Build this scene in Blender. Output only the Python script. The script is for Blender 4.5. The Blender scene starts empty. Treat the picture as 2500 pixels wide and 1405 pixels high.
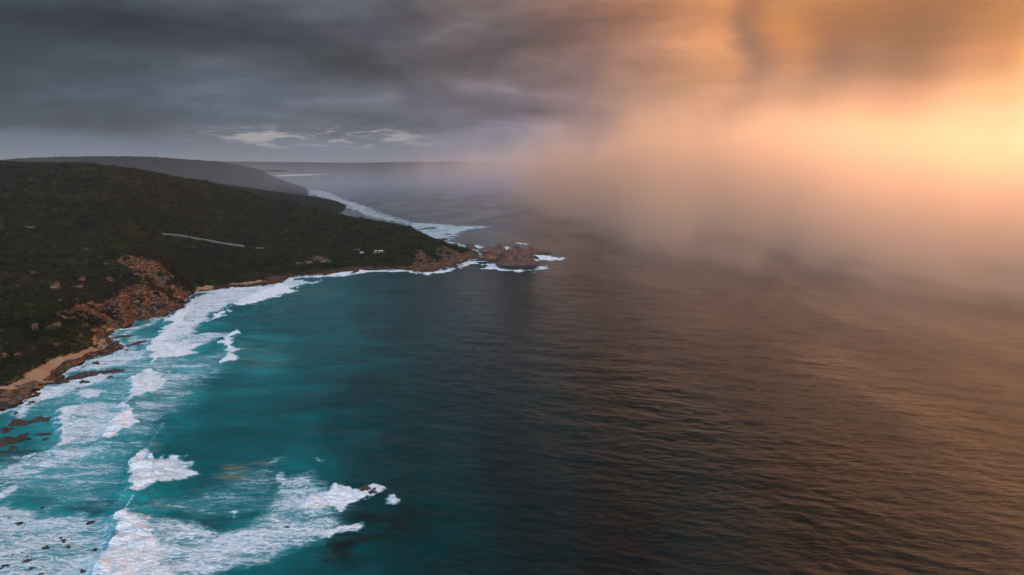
import bpy, bmesh, math, random
import numpy as np
from math import radians as R, sin, cos, tan, pi

sc = bpy.context.scene
COL = sc.collection
# ------------------------------------------------------------------ camera
H = 120.0
PITCH = math.atan(300.5 / 1667.0)
FPX = 1667.0
cam_d = bpy.data.cameras.new("camera"); cam = bpy.data.objects.new("camera", cam_d); COL.objects.link(cam)
cam.location = (0, 0, H); cam.rotation_euler = (pi / 2 - PITCH, 0, 0)
cam_d.lens = 24.0; cam_d.sensor_width = 36.0; cam_d.clip_start = 1.0; cam_d.clip_end = 60000.0
sc.camera = cam
sc.view_settings.view_transform = 'Standard'; sc.view_settings.look = 'None'
sc.view_settings.exposure = 0.0; sc.view_settings.gamma = 1.0
sc.cycles.volume_bounces = 5
sc.cycles.max_bounces = 12
sc.cycles.diffuse_bounces = 2
sc.cycles.glossy_bounces = 2
sc.cycles.sample_clamp_indirect = 3.0
sc.cycles.use_denoising = True
sc.cycles.adaptive_threshold = 0.015


def lin(c):
    return tuple(((v / 255.0) / 12.92 if v / 255.0 <= 0.04045 else ((v / 255.0 + 0.055) / 1.055) ** 2.4) for v in c)


# ------------------------------------------------------------------ node helper
class NT:
    def __init__(s, tree):
        s.t = tree; s.n = tree.nodes; s.l = tree.links; s.n.clear()

    def add(s, typ, ins=None, **kw):
        nd = s.n.new(typ)
        for k, v in kw.items():
            setattr(nd, k, v)
        if ins:
            for k, v in ins.items():
                s.put(nd.inputs[k], v)
        return nd

    def put(s, sock, v):
        if isinstance(v, bpy.types.NodeSocket):
            s.l.new(v, sock)
        else:
            if isinstance(v, (tuple, list)) and len(v) == 3 and sock.type == 'RGBA':
                v = tuple(v) + (1.0,)
            sock.default_value = v

    def m(s, op, a, b=None, c=None, clamp=False):
        nd = s.add('ShaderNodeMath', operation=op); nd.use_clamp = clamp
        s.put(nd.inputs[0], a)
        if b is not None: s.put(nd.inputs[1], b)
        if c is not None: s.put(nd.inputs[2], c)
        return nd.outputs[0]

    def vm(s, op, a, b=None):
        nd = s.add('ShaderNodeVectorMath', operation=op)
        s.put(nd.inputs[0], a)
        if b is not None: s.put(nd.inputs[1], b)
        return nd.outputs[0]

    def mix(s, f, a, b, blend='MIX'):
        nd = s.add('ShaderNodeMix', data_type='RGBA', blend_type=blend, clamp_factor=True)
        s.put(nd.inputs[0], f); s.put(nd.inputs[6], a); s.put(nd.inputs[7], b)
        return nd.outputs[2]

    def sm(s, v, lo, hi, a=0.0, b=1.0):
        nd = s.add('ShaderNodeMapRange', interpolation_type='SMOOTHSTEP')
        for i, x in enumerate((v, lo, hi, a, b)):
            s.put(nd.inputs[i], x)
        return nd.outputs[0]

    def noise(s, vec, scale, detail=4.0, rough=0.55, dist=0.0):
        nd = s.add('ShaderNodeTexNoise')
        s.put(nd.inputs['Vector'], vec); s.put(nd.inputs['Scale'], scale); s.put(nd.inputs['Detail'], detail)
        s.put(nd.inputs['Roughness'], rough); s.put(nd.inputs['Distortion'], dist)
        return nd.outputs['Fac']

    def ramp(s, f, stops, interp='LINEAR'):
        nd = s.add('ShaderNodeValToRGB'); cr = nd.color_ramp; cr.interpolation = interp
        while len(cr.elements) < len(stops):
            cr.elements.new(0.5)
        for e, (p, c) in zip(cr.elements, stops):
            e.position = p; e.color = tuple(c) + (1.0,)
        s.put(nd.inputs[0], f)
        return nd.outputs[0]

    def mapping(s, vec, rot=0.0, scale=(1, 1, 1), loc=(0, 0, 0)):
        nd = s.add('ShaderNodeMapping')
        s.put(nd.inputs['Vector'], vec)
        nd.inputs['Rotation'].default_value = (0, 0, rot); nd.inputs['Scale'].default_value = scale
        nd.inputs['Location'].default_value = loc
        return nd.outputs[0]


# ------------------------------------------------------------------ sky: storm cloud over the land, sunset glow over the sea
SUN_AZ, SUN_EL = 68.0, 5.0
world = bpy.data.worlds.new("World"); sc.world = world; world.use_nodes = True
w = NT(world.node_tree)
tc = w.add('ShaderNodeTexCoord'); dirv = tc.outputs['Generated']
sep = w.add('ShaderNodeSeparateXYZ', {0: dirv})
dx, dy, dz = sep.outputs
az = w.m('MULTIPLY', w.m('ARCTAN2', dx, dy), 180 / pi)
el = w.m('MULTIPLY', w.m('ARCSINE', dz), 180 / pi)
ae = w.add('ShaderNodeCombineXYZ', {0: az, 1: el, 2: 0.0}).outputs[0]
aes = w.mapping(ae, scale=(0.06, 0.22, 1))
wn = w.add('ShaderNodeTexNoise', {'Vector': aes, 'Scale': 1.0, 'Detail': 5.0, 'Roughness': 0.55})
wsep = w.add('ShaderNodeSeparateColor', {0: wn.outputs['Color']})
az2 = w.m('ADD', az, w.m('MULTIPLY', w.m('SUBTRACT', wsep.outputs[0], 0.5), 6.0))
wfine = w.noise(w.mapping(ae, scale=(0.30, 0.9, 1), loc=(9.1, 4.2, 0)), 1.0, 6.0, 0.62)
el2 = w.m('ADD', w.m('ADD', el, w.m('MULTIPLY', w.m('SUBTRACT', wsep.outputs[1], 0.5), 2.6)), w.m('MULTIPLY', w.m('SUBTRACT', wfine, 0.5), 1.3))
fac = w.m('DIVIDE', w.m('ADD', az2, 90.0), 180.0)

def px_az(px): return math.degrees(math.atan((px - 1250) / 1667.0 / cos(PITCH)))

XS = [0, 300, 600, 900, 1200, 1400, 1500, 1730, 1790, 1880, 2000, 2200, 2400, 2500]
SKY_ROWS = [  # elevation, colours (sRGB) along XS, then the colours left and right of the frame
    (0.0, [(100,115,130),(108,123,138),(110,123,138),(116,123,140),(133,128,142),(158,138,142),(178,148,138),(203,158,133),(205,160,132),(205,160,132),(210,165,135),(230,175,145),(240,185,150),(245,190,150)]),
    (1.6, [(100,113,128),(105,118,132),(112,122,136),(116,122,138),(131,127,140),(156,136,140),(178,147,136),(205,156,130),(198,153,128),(190,148,124),(205,156,126),(232,174,136),(248,190,145),(252,195,150)]),
    (2.0, [(88,100,114),(92,104,118),(108,118,132),(112,118,132),(130,125,138),(155,135,138),(175,145,135),(205,155,130),(195,150,125),(185,145,120),(200,150,120),(230,170,130),(250,190,140),(255,200,150)]),
    (2.65, [(66,76,86),(74,85,97),(92,102,115),(100,106,118),(128,122,134),(152,131,134),(178,143,132),(212,156,126),(190,142,118),(180,135,112),(185,138,110),(222,160,120),(252,188,136),(255,204,146)]),
    (5.0, [(66,75,86),(78,88,102),(86,96,110),(105,108,120),(125,115,125),(150,125,125),(180,140,125),(218,155,118),(180,130,108),(182,132,106),(170,122,98),(212,148,108),(250,184,126),(255,205,140)]),
    (7.2, [(56,65,72),(62,71,81),(82,88,98),(84,85,92),(112,100,102),(145,118,115),(180,135,115),(222,155,105),(170,120,95),(196,132,92),(155,112,88),(175,122,90),(215,140,90),(245,170,100)]),
    (9.9, [(60,69,78),(56,63,71),(66,71,79),(82,82,91),(122,108,110),(160,122,110),(185,135,110),(230,156,105),(170,120,92),(222,145,85),(180,120,80),(165,112,75),(190,128,75),(215,145,80)]),
    (12.6, [(78,88,100),(76,86,97),(96,104,117),(105,108,118),(130,112,110),(160,120,105),(185,130,100),(232,156,100),(195,130,90),(200,140,90),(200,135,80),(172,114,75),(192,128,78),(205,135,75)]),
    (19.0, [(80,90,100),(74,82,92),(66,73,80),(64,64,69),(66,60,60),(70,58,54),(76,58,50),(92,66,48),(92,64,46),(98,66,44),(120,80,52),(170,110,68),(205,135,80),(210,138,80)]),
    (33.0, [(90,100,112),(76,84,94),(56,62,70),(36,40,44),(26,27,29),(22,22,22),(20,19,18),(20,17,15),(22,18,15),(26,20,16),(36,27,20),(70,50,34),(96,66,44),(104,72,46)]),
]
def row_ramp(cols):
    st = [(0.0, lin(cols[0]))]
    for x, c in zip(XS, cols):
        st.append(((px_az(x) + 90) / 180.0, lin(c)))
    c = lin(cols[-1])
    st.append(((48 + 90) / 180.0, tuple(min(1.0, v * 1.15) for v in c)))
    st.append(((70 + 90) / 180.0, tuple(v * 0.55 for v in c)))
    st.append((1.0, lin((120, 112, 112))))
    return w.ramp(fac, st, 'EASE')
acc = row_ramp(SKY_ROWS[0][1])
for (e0, _), (e1, cols) in zip(SKY_ROWS[:-1], SKY_ROWS[1:]):
    acc = w.mix(w.sm(el2, e0, e1), acc, row_ramp(cols))
acc = w.mix(w.sm(el, 38.0, 62.0), acc, lin((50, 58, 68)))
# broken light and dark masses of cloud
cl1 = w.noise(w.mapping(ae, scale=(0.055, 0.22, 1), loc=(3.1, 7.7, 0)), 1.0, 6.0, 0.52, 0.7)
cl2 = w.noise(w.mapping(ae, scale=(0.17, 0.5, 1), loc=(1.1, 2.7, 0)), 1.0, 5.0, 0.55, 0.3)
clm = w.m('ADD', w.m('MULTIPLY', cl1, 0.7), w.m('MULTIPLY', cl2, 0.3))
cstr = w.m('MULTIPLY', w.sm(az, 25.0, 4.0, 0.35, 1.0), w.sm(el, 0.5, 3.5, 0.12, 1.0))
acc = w.mix(cstr, acc, w.mix(1.0, acc, w.ramp(clm, [(0.36, (0.55, 0.56, 0.57)), (0.47, (0.80, 0.80, 0.80)), (0.54, (1.0, 1.0, 1.0)), (0.66, (1.50, 1.54, 1.60))]), 'MULTIPLY'))
# pale rifts low over the far land
rn = w.noise(w.mapping(ae, scale=(0.24, 1.5, 1), loc=(0.4, 0.2, 0)), 1.0, 7.0, 0.68, 0.4)
rmask = w.m('MULTIPLY', w.sm(w.m('ABSOLUTE', w.m('SUBTRACT', el, 2.1)), 1.15, 0.3),
            w.m('MULTIPLY', w.sm(w.m('ABSOLUTE', w.m('ADD', az, 15.5)), 12.0, 4.0), w.sm(rn, 0.46, 0.60)))
acc = w.mix(w.m('MULTIPLY', rmask, 0.55), acc, lin((214, 204, 200)))
# added orange sky patch above the frame, unseen, for reflections on the sea
pz = w.m('DIVIDE', w.m('SUBTRACT', az, 33.0), 9.5); pe = w.m('DIVIDE', w.m('SUBTRACT', el, 20.5), 3.8)
pg = w.m('EXPONENT', w.m('MULTIPLY', w.m('ADD', w.m('MULTIPLY', pz, pz), w.m('MULTIPLY', pe, pe)), -1.0))
pnz = w.noise(w.mapping(ae, scale=(0.20, 0.40, 1), loc=(5.5, 1.2, 0)), 1.0, 4.0, 0.55, 0.8)
acc = w.mix(1.0, acc, w.mix(w.m('MULTIPLY', pg, w.sm(pnz, 0.42, 0.60)), (0, 0, 0), (3.5, 1.5, 0.6)), 'ADD')
acc.node.clamp_result = False
# unseen sky behind the viewer, brightness added to light the foam
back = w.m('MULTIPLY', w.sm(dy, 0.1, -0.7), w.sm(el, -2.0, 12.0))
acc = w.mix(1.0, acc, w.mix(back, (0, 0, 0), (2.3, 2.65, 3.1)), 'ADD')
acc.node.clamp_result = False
# unseen glow added round the hidden sun, right of view, to light the rain
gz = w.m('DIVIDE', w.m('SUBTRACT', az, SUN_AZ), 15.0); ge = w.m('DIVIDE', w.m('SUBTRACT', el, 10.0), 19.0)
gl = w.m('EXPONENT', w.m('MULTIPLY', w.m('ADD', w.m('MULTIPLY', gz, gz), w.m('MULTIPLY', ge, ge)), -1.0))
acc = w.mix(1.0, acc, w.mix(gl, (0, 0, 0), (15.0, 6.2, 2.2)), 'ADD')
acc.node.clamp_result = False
sky = w.add('ShaderNodeTexSky', sky_type='NISHITA', sun_disc=False)
sky.sun_elevation = R(SUN_EL); sky.sun_rotation = R(SUN_AZ)
bg1 = w.add('ShaderNodeBackground', {0: sky.outputs[0], 1: 0.05})
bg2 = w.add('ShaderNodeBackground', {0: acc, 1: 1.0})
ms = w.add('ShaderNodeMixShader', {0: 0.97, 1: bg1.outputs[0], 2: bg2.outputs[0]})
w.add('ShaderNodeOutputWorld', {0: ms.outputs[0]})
world.cycles.sampling_method = 'MANUAL'; world.cycles.sample_map_resolution = 512

sun_d = bpy.data.lights.new("sun", 'SUN'); sun = bpy.data.objects.new("sun", sun_d); COL.objects.link(sun)
sun_d.energy = 5.0; sun_d.angle = R(8.0); sun_d.color = (1.0, 0.50, 0.22)
sun.rotation_euler = (pi / 2 - R(SUN_EL), 0, -R(SUN_AZ) + pi)   # shines from azimuth 47 deg right of the view, low over the sea


# ------------------------------------------------------------------ maths helpers
def unproj(px, py, z=0.0):
    a = (np.asarray(px, float) - 1250.0) / FPX; b = (702.5 - np.asarray(py, float)) / FPX
    dxx = a; dyy = cos(PITCH) + b * sin(PITCH); dzz = -sin(PITCH) + b * cos(PITCH)
    t = (z - H) / dzz
    return dxx * t, dyy * t

def unproj_Y(px, py, Y):
    a = (px - 1250.0) / FPX; b = (702.5 - py) / FPX
    dyy = cos(PITCH) + b * sin(PITCH); dzz = -sin(PITCH) + b * cos(PITCH)
    t = Y / dyy
    return a * t, Y, H + dzz * t

def proj(x, y, z):
    d = y * cos(PITCH) - (z - H) * sin(PITCH)
    d = np.where(d > 1.0, d, 1.0)
    v = y * sin(PITCH) + (z - H) * cos(PITCH)
    return 1250.0 + FPX * x / d, 702.5 - FPX * v / d

def hsh(ix, iy, seed):
    h = (ix.astype(np.int64) * 374761393 + iy.astype(np.int64) * 668265263 + seed * 1442695041) & 0xFFFFFFFF
    h = ((h ^ (h >> 13)) * 1274126177) & 0xFFFFFFFF
    h = (h ^ (h >> 16)) & 0xFFFFFFFF
    return h

def pn(x, y, seed=0):
    ix = np.floor(x); iy = np.floor(y); fx = x - ix; fy = y - iy
    ix = ix.astype(np.int64); iy = iy.astype(np.int64)
    u = fx * fx * fx * (fx * (fx * 6 - 15) + 10); v = fy * fy * fy * (fy * (fy * 6 - 15) + 10)
    def g(a, b, ox, oy):
        t = hsh(a, b, seed) * (2 * pi / 4294967296.0)
        return np.cos(t) * ox + np.sin(t) * oy
    n00 = g(ix, iy, fx, fy); n10 = g(ix + 1, iy, fx - 1, fy)
    n01 = g(ix, iy + 1, fx, fy - 1); n11 = g(ix + 1, iy + 1, fx - 1, fy - 1)
    return 1.41 * ((n00 * (1 - u) + n10 * u) * (1 - v) + (n01 * (1 - u) + n11 * u) * v)

def fbm(x, y, oct=4, seed=0, gain=0.5):
    s = np.zeros_like(x); a = 1.0; f = 1.0
    for i in range(oct):
        s += a * pn(x * f + 17.3 * i, y * f - 9.1 * i, seed + i); a *= gain; f *= 2.03
    return s

def sstep(v, lo, hi):
    t = np.clip((v - lo) / (hi - lo), 0, 1)
    return t * t * (3 - 2 * t)

def poly_sd(x, y, P):
    """signed distance to polygon P (positive inside), only where the bounding box is near."""
    n = len(P); d = np.full(x.shape, 1e18); ins = np.zeros(x.shape, bool)
    for i in range(n):
        x0, y0 = P[i]; x1, y1 = P[(i + 1) % n]
        ex, ey = x1 - x0, y1 - y0; L = ex * ex + ey * ey + 1e-12
        t = np.clip(((x - x0) * ex + (y - y0) * ey) / L, 0, 1)
        d = np.minimum(d, (x - x0 - t * ex) ** 2 + (y - y0 - t * ey) ** 2)
        c = ((y0 > y) != (y1 > y))
        with np.errstate(divide='ignore', invalid='ignore'):
            xi = (x1 - x0) * (y - y0) / (y1 - y0 if y1 != y0 else 1e-12) + x0
        ins ^= (c & (x < xi))
    d = np.sqrt(d)
    return np.where(ins, d, -d)

def line_d(x, y, P):
    d = np.full(x.shape, 1e18)
    for (x0, y0), (x1, y1) in zip(P[:-1], P[1:]):
        ex, ey = x1 - x0, y1 - y0; L = ex * ex + ey * ey + 1e-12
        t = np.clip(((x - x0) * ex + (y - y0) * ey) / L, 0, 1)
        d = np.minimum(d, (x - x0 - t * ex) ** 2 + (y - y0 - t * ey) ** 2)
    return np.sqrt(d)

def tag(o, label=None, cat=None, group=None, kind=None):
    if label: o['label'] = label
    if cat: o['category'] = cat
    if group: o['group'] = group
    if kind: o['kind'] = kind
    return o

def mesh_obj(name, verts, faces, mat, parent=None, smooth=True, attrs=None):
    me = bpy.data.meshes.new(name)
    verts = np.asarray(verts, np.float32); 
    if isinstance(faces, np.ndarray):
        nf, k = faces.shape
        me.vertices.add(len(verts)); me.vertices.foreach_set('co', verts.ravel())
        me.loops.add(nf * k); me.loops.foreach_set('vertex_index', faces.astype(np.int32).ravel())
        me.polygons.add(nf); me.polygons.foreach_set('loop_start', np.arange(0, nf * k, k, dtype=np.int32))
        me.polygons.foreach_set('loop_total', np.full(nf, k, np.int32))
        me.update(calc_edges=True)
    else:
        me.from_pydata([tuple(map(float, v)) for v in verts], [], faces)
    if smooth:
        me.polygons.foreach_set('use_smooth', np.ones(len(me.polygons), bool))
    for k, v in (attrs or {}).items():
        a = me.attributes.new(k, 'FLOAT', 'POINT'); a.data.foreach_set('value', np.asarray(v, np.float32))
    me.materials.append(mat)
    o = bpy.data.objects.new(name, me); COL.objects.link(o)
    if parent: o.parent = parent
    return o

def grid_faces(nr, nc, wrap=False):
    r = np.arange(nr - 1)[:, None]; c = np.arange(nc if wrap else nc - 1)[None, :]
    c2 = (c + 1) % nc
    a = r * nc + c; b = r * nc + c2; d = (r + 1) * nc + c2; e = (r + 1) * nc + c
    return np.stack([a + 0 * b, b + 0 * a, d, e], -1).reshape(-1, 4)

def new_mat(name):
    m = bpy.data.materials.new(name); m.use_nodes = True
    return m, NT(m.node_tree)

# ------------------------------------------------------------------ materials
def mat_water():
    m, n = new_mat("sea_water")
    pos = n.add('ShaderNodeNewGeometry').outputs['Position']
    at = lambda k: n.add('ShaderNodeAttribute', attribute_name=k).outputs['Fac']
    foam, shal, reef, milk = at('foam'), at('shallow'), at('reef'), at('milky')
    big = n.noise(n.mapping(pos, rot=0.2, scale=(1, 2.0, 1)), 0.02, 5.0, 0.6, 0.8)
    sh = n.m('ADD', shal, n.m('MULTIPLY', n.m('SUBTRACT', big, 0.5), n.m('MULTIPLY', n.sm(shal, 0.02, 0.4), 0.5)))
    base = n.ramp(sh, [(0.0, (0.004, 0.0075, 0.0075)), (0.25, (0.001, 0.032, 0.036)), (0.5, (0.001, 0.095, 0.110)), (0.75, (0.012, 0.23, 0.255)), (1.0, (0.08, 0.42, 0.45))])
    rp = n.noise(n.mapping(pos, rot=0.25, scale=(0.5, 1.2, 1)), 0.09, 6.0, 0.65, 0.6)
    base = n.mix(n.m('MULTIPLY', reef, n.sm(rp, 0.38, 0.6)), base, (0.006, 0.008, 0.006))
    base = n.mix(n.m('MULTIPLY', milk, n.sm(n.noise(n.mapping(pos, rot=0.3, scale=(0.35, 1.3, 1)), 0.12, 6.0, 0.65, 1.2), 0.42, 0.66)), base, (0.13, 0.17, 0.13))
    # foam: dense froth where coverage is high, torn lace and streaks where it is thin
    fp = n.mapping(pos, rot=-0.28, scale=(0.28, 1.0, 1))
    dn = n.add('ShaderNodeTexNoise', {'Vector': fp, 'Scale': 0.35, 'Detail': 4.0}).outputs['Color']
    fpd = n.vm('ADD', fp, n.vm('MULTIPLY', n.vm('SUBTRACT', dn, (0.5, 0.5, 0.5)), (2.6, 2.6, 0)))
    n1 = n.noise(fpd, 0.85, 9.0, 0.74, 0.5)
    n2 = n.noise(fpd, 0.14, 5.0, 0.6, 0.8)
    vo = n.add('ShaderNodeTexVoronoi', {'Vector': fpd, 'Scale': 1.05}, feature='DISTANCE_TO_EDGE').outputs['Distance']
    lace = n.sm(vo, 0.22, 0.0)
    vo2 = n.add('ShaderNodeTexVoronoi', {'Vector': fpd, 'Scale': 2.6}, feature='DISTANCE_TO_EDGE').outputs['Distance']
    lace = n.m('MAXIMUM', lace, n.m('MULTIPLY', n.sm(vo2, 0.2, 0.0), 0.75))
    pat = n.m('ADD', n.m('ADD', n.m('MULTIPLY', n.m('SUBTRACT', n1, 0.5), 1.25), n.m('MULTIPLY', n.m('SUBTRACT', n2, 0.5), 1.25)), n.m('MULTIPLY_ADD', lace, 0.22, 0.44))
    thr = n.add('ShaderNodeMapRange', {0: foam, 1: 0.0, 2: 1.0, 3: 0.92, 4: 0.14}).outputs[0]
    fm = n.m('MULTIPLY', n.sm(n.m('SUBTRACT', pat, thr), -0.08, 0.20), n.sm(foam, 0.02, 0.18))
    cap = n.m('MULTIPLY', n.sm(n.noise(n.mapping(pos, rot=0.3, scale=(0.5, 1.0, 1), loc=(40, 9, 0)), 0.11, 4.0, 0.6), 0.735, 0.77), n.sm(n1, 0.5, 0.62))
    fm = n.m('MULTIPLY', fm, n.sm(foam, 0.15, 0.72, 0.50, 1.0))
    fm = n.m('MAXIMUM', fm, n.m('MULTIPLY', cap, 0.6))
    thin = n.m('MULTIPLY', n.sm(n.m('SUBTRACT', pat, thr), -0.40, 0.08), n.sm(foam, 0.0, 0.45))
    base = n.mix(n.m('MULTIPLY', n.m('MULTIPLY', thin, 0.72), n.sm(shal, 0.12, 0.42)), base, (0.13, 0.38, 0.47))
    fcol = n.mix(n.sm(n.m('ADD', n.m('MULTIPLY', n1, 0.75), n.m('MULTIPLY', lace, 0.16)), 0.28, 0.62), (0.30, 0.42, 0.53), (0.84, 0.89, 0.95))
    fcol = n.mix(n.sm(foam, 0.45, 0.95), n.mix(1.0, fcol, (0.80, 0.90, 0.95), 'MULTIPLY'), fcol)
    colr = n.mix(fm, base, fcol)
    rough = n.m('ADD', 0.06, n.m('MULTIPLY', fm, 0.75))
    # wind chop at several scales, stronger in gust patches
    c1 = n.noise(n.mapping(pos, rot=0.30, scale=(0.42, 1.0, 1)), 0.46, 5.0, 0.66, 0.35)
    c2 = n.noise(n.mapping(pos, rot=-0.15, scale=(0.55, 1.0, 1)), 0.085, 3.0, 0.5, 0.4)
    c3 = n.noise(n.mapping(pos, rot=0.55, scale=(0.5, 1.0, 1)), 1.0, 4.0, 0.65, 0.2)
    gust = n.noise(n.mapping(pos, rot=-0.05, scale=(1.7, 0.6, 1)), 0.008, 3.0, 0.5, 0.15)
    gs = n.sm(gust, 0.34, 0.66, 0.55, 1.25)
    hgt = n.m('MULTIPLY', n.m('ADD', n.m('ADD', n.m('MULTIPLY', c1, 0.62), n.m('MULTIPLY', c2, 0.75)), n.m('MULTIPLY', c3, 0.26)), gs)
    rough = n.m('ADD', rough, n.m('MULTIPLY', n.sm(gust, 0.35, 0.65), 0.05))
    fh = n.m('MULTIPLY', n.m('MULTIPLY', fm, n1), 2.4)
    hgt = n.m('ADD', n.m('MULTIPLY', hgt, n.m('SUBTRACT', 1.0, n.m('MULTIPLY', fm, 0.6))), fh)
    bump = n.add('ShaderNodeBump', {'Strength': 0.62, 'Distance': 1.0, 'Height': hgt})
    p = n.add('ShaderNodeBsdfPrincipled', {'Base Color': colr, 'Roughness': rough, 'IOR': 1.33, 'Specular IOR Level': n.m('SUBTRACT', 0.44, n.m('MULTIPLY', fm, 0.2)), 'Normal': bump.outputs[0]})
    n.add('ShaderNodeOutputMaterial', {0: p.outputs[0]})
    return m

def mat_land(name="scrub_land", far=False):
    m, n = new_mat(name)
    pos = n.add('ShaderNodeNewGeometry').outputs['Position']
    at = lambda k: n.add('ShaderNodeAttribute', attribute_name=k).outputs['Fac']
    v1 = n.noise(pos, 0.02, 6.0, 0.6, 0.4); v2 = n.noise(pos, 0.25, 6.0, 0.65); v3 = n.noise(pos, 0.006, 4.0, 0.5)
    veg = n.ramp(v2, [(0.3, (0.004, 0.0045, 0.003)), (0.5, (0.011, 0.0105, 0.0045)), (0.7, (0.032, 0.026, 0.013))])
    veg = n.mix(n.sm(v1, 0.5, 0.68), veg, n.mix(1.0, veg, (0.75, 1.5, 0.8), 'MULTIPLY'))
    veg = n.mix(n.sm(v3, 0.52, 0.62), veg, n.mix(1.0, veg, (1.6, 1.15, 0.9), 'MULTIPLY'))
    col = n.mix(1.0, veg, (0.30, 0.42, 0.5), 'MULTIPLY') if far else veg  # far hills: bluish fade of distance put into the scrub colour
    if not far:
        rock, sand, green = at('rock'), at('sand'), at('green')
        col = n.mix(n.m('MULTIPLY', green, 0.8), col, n.mix(v2, (0.02, 0.035, 0.008), (0.09, 0.11, 0.02)))
        rn = n.noise(pos, 0.35, 8.0, 0.7, 0.3); rn2 = n.noise(pos, 0.05, 4.0, 0.6)
        rc = n.ramp(rn, [(0.36, (0.008, 0.006, 0.004)), (0.47, (0.050, 0.024, 0.013)), (0.56, (0.15, 0.062, 0.028)), (0.70, (0.30, 0.165, 0.085))])
        rc = n.mix(n.sm(rn2, 0.48, 0.62), rc, n.ramp(rn, [(0.36, (0.012, 0.009, 0.006)), (0.52, (0.07, 0.05, 0.036)), (0.72, (0.20, 0.155, 0.12))]))
        col = n.mix(n.sm(n.m('ADD', rock, n.m('MULTIPLY', n.m('SUBTRACT', n.noise(pos, 0.11, 5.0, 0.7), 0.58), 2.6)), 0.42, 0.56), col, rc)
        sc_ = n.mix(n.noise(pos, 0.5, 6.0, 0.65), (0.16, 0.10, 0.06), (0.40, 0.27, 0.165))
        col = n.mix(n.sm(n.m('ADD', sand, n.m('MULTIPLY', n.m('SUBTRACT', rn, 0.5), 0.5)), 0.4, 0.55), col, sc_)
        z = n.add('ShaderNodeSeparateXYZ', {0: pos}).outputs[2]
        wet = n.sm(n.m('ADD', z, n.m('MULTIPLY', rn, 1.5)), 2.3, 0.9)
        col = n.mix(n.m('MULTIPLY', wet, 0.75), col, n.mix(1.0, col, (0.35, 0.33, 0.33), 'MULTIPLY'))
    h = n.m('ADD', n.m('MULTIPLY', v2, 2.4), n.m('MULTIPLY', n.noise(pos, 1.0, 4.0, 0.6), 0.6))
    bump = n.add('ShaderNodeBump', {'Strength': 0.8, 'Distance': 1.0, 'Height': h})
    p = n.add('ShaderNodeBsdfPrincipled', {'Base Color': col, 'Roughness': 0.95, 'Specular IOR Level': 0.15, 'Normal': bump.outputs[0]})
    n.add('ShaderNodeOutputMaterial', {0: p.outputs[0]})
    return m

def mat_rock(name, dark, mid, light, wet_z=1.0, scale=0.35):
    m, n = new_mat(name)
    pos = n.add('ShaderNodeNewGeometry').outputs['Position']
    rn = n.noise(n.mapping(pos, scale=(1, 1, 1.6)), scale, 8.0, 0.68, 0.4)
    col = n.ramp(rn, [(0.3, dark), (0.52, mid), (0.74, light)])
    hue = n.noise(pos, scale * 0.16, 4.0, 0.6)
    col = n.mix(n.sm(hue, 0.50, 0.62), col, n.mix(1.0, col, (0.62, 0.78, 0.95), 'MULTIPLY'))
    col = n.mix(n.sm(hue, 0.46, 0.36), col, n.mix(1.0, col, (1.25, 1.15, 0.7), 'MULTIPLY'))
    cr = n.add('ShaderNodeTexVoronoi', {'Vector': n.mapping(pos, scale=(1.0, 1.0, 0.45)), 'Scale': scale * 1.0}, feature='DISTANCE_TO_EDGE').outputs['Distance']
    col = n.mix(n.sm(cr, 0.07, 0.0, 0.0, 0.8), col, dark)
    z = n.add('ShaderNodeSeparateXYZ', {0: pos}).outputs[2]
    wet = n.sm(n.m('ADD', z, n.m('MULTIPLY', rn, 1.2)), wet_z + 0.8, wet_z - 0.3)
    col = n.mix(n.m('MULTIPLY', wet, 0.8), col, (0.014, 0.010, 0.008))
    h = n.m('ADD', rn, n.m('MULTIPLY', n.sm(cr, 0.1, 0.0), -0.4))
    bump = n.add('ShaderNodeBump', {'Strength': 0.8, 'Distance': 0.8, 'Height': h})
    p = n.add('ShaderNodeBsdfPrincipled', {'Base Color': col, 'Roughness': 0.8, 'Normal': bump.outputs[0]})
    n.add('ShaderNodeOutputMaterial', {0: p.outputs[0]})
    return m

def mat_plain(name, col, rough=0.6, var=0.3, scale=1.0, metal=0.0):
    m, n = new_mat(name)
    pos = n.add('ShaderNodeNewGeometry').outputs['Position']
    c = n.mix(n.noise(pos, scale, 5.0), tuple(v * (1 - var) for v in col), tuple(min(1, v * (1 + var)) for v in col))
    p = n.add('ShaderNodeBsdfPrincipled', {'Base Color': c, 'Roughness': rough, 'Metallic': metal})
    n.add('ShaderNodeOutputMaterial', {0: p.outputs[0]})
    return m

M_WATER = mat_water()
M_LAND = mat_land()
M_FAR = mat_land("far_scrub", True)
M_ROCK = mat_rock("reef_rock", (0.010, 0.007, 0.005), (0.040, 0.022, 0.014), (0.10, 0.055, 0.032), 0.9)
M_ROCKO = mat_rock("orange_rock", (0.016, 0.009, 0.006), (0.12, 0.052, 0.025), (0.30, 0.165, 0.09), -5.0, 0.6)
M_STACK = mat_rock("stack_rock", (0.018, 0.009, 0.007), (0.105, 0.040, 0.026), (0.19, 0.090, 0.060), 2.0, 0.13)
M_PALE = mat_rock("pale_rock", (0.03, 0.024, 0.018), (0.10, 0.072, 0.05), (0.22, 0.17, 0.13), -5.0, 0.5)
M_ROAD = mat_plain("gravel_track", (0.085, 0.08, 0.068), 0.95, 0.25, 0.3)
M_CARPARK = mat_plain("car_park_gravel", (0.10, 0.065, 0.045), 0.95, 0.25, 0.3)

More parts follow.
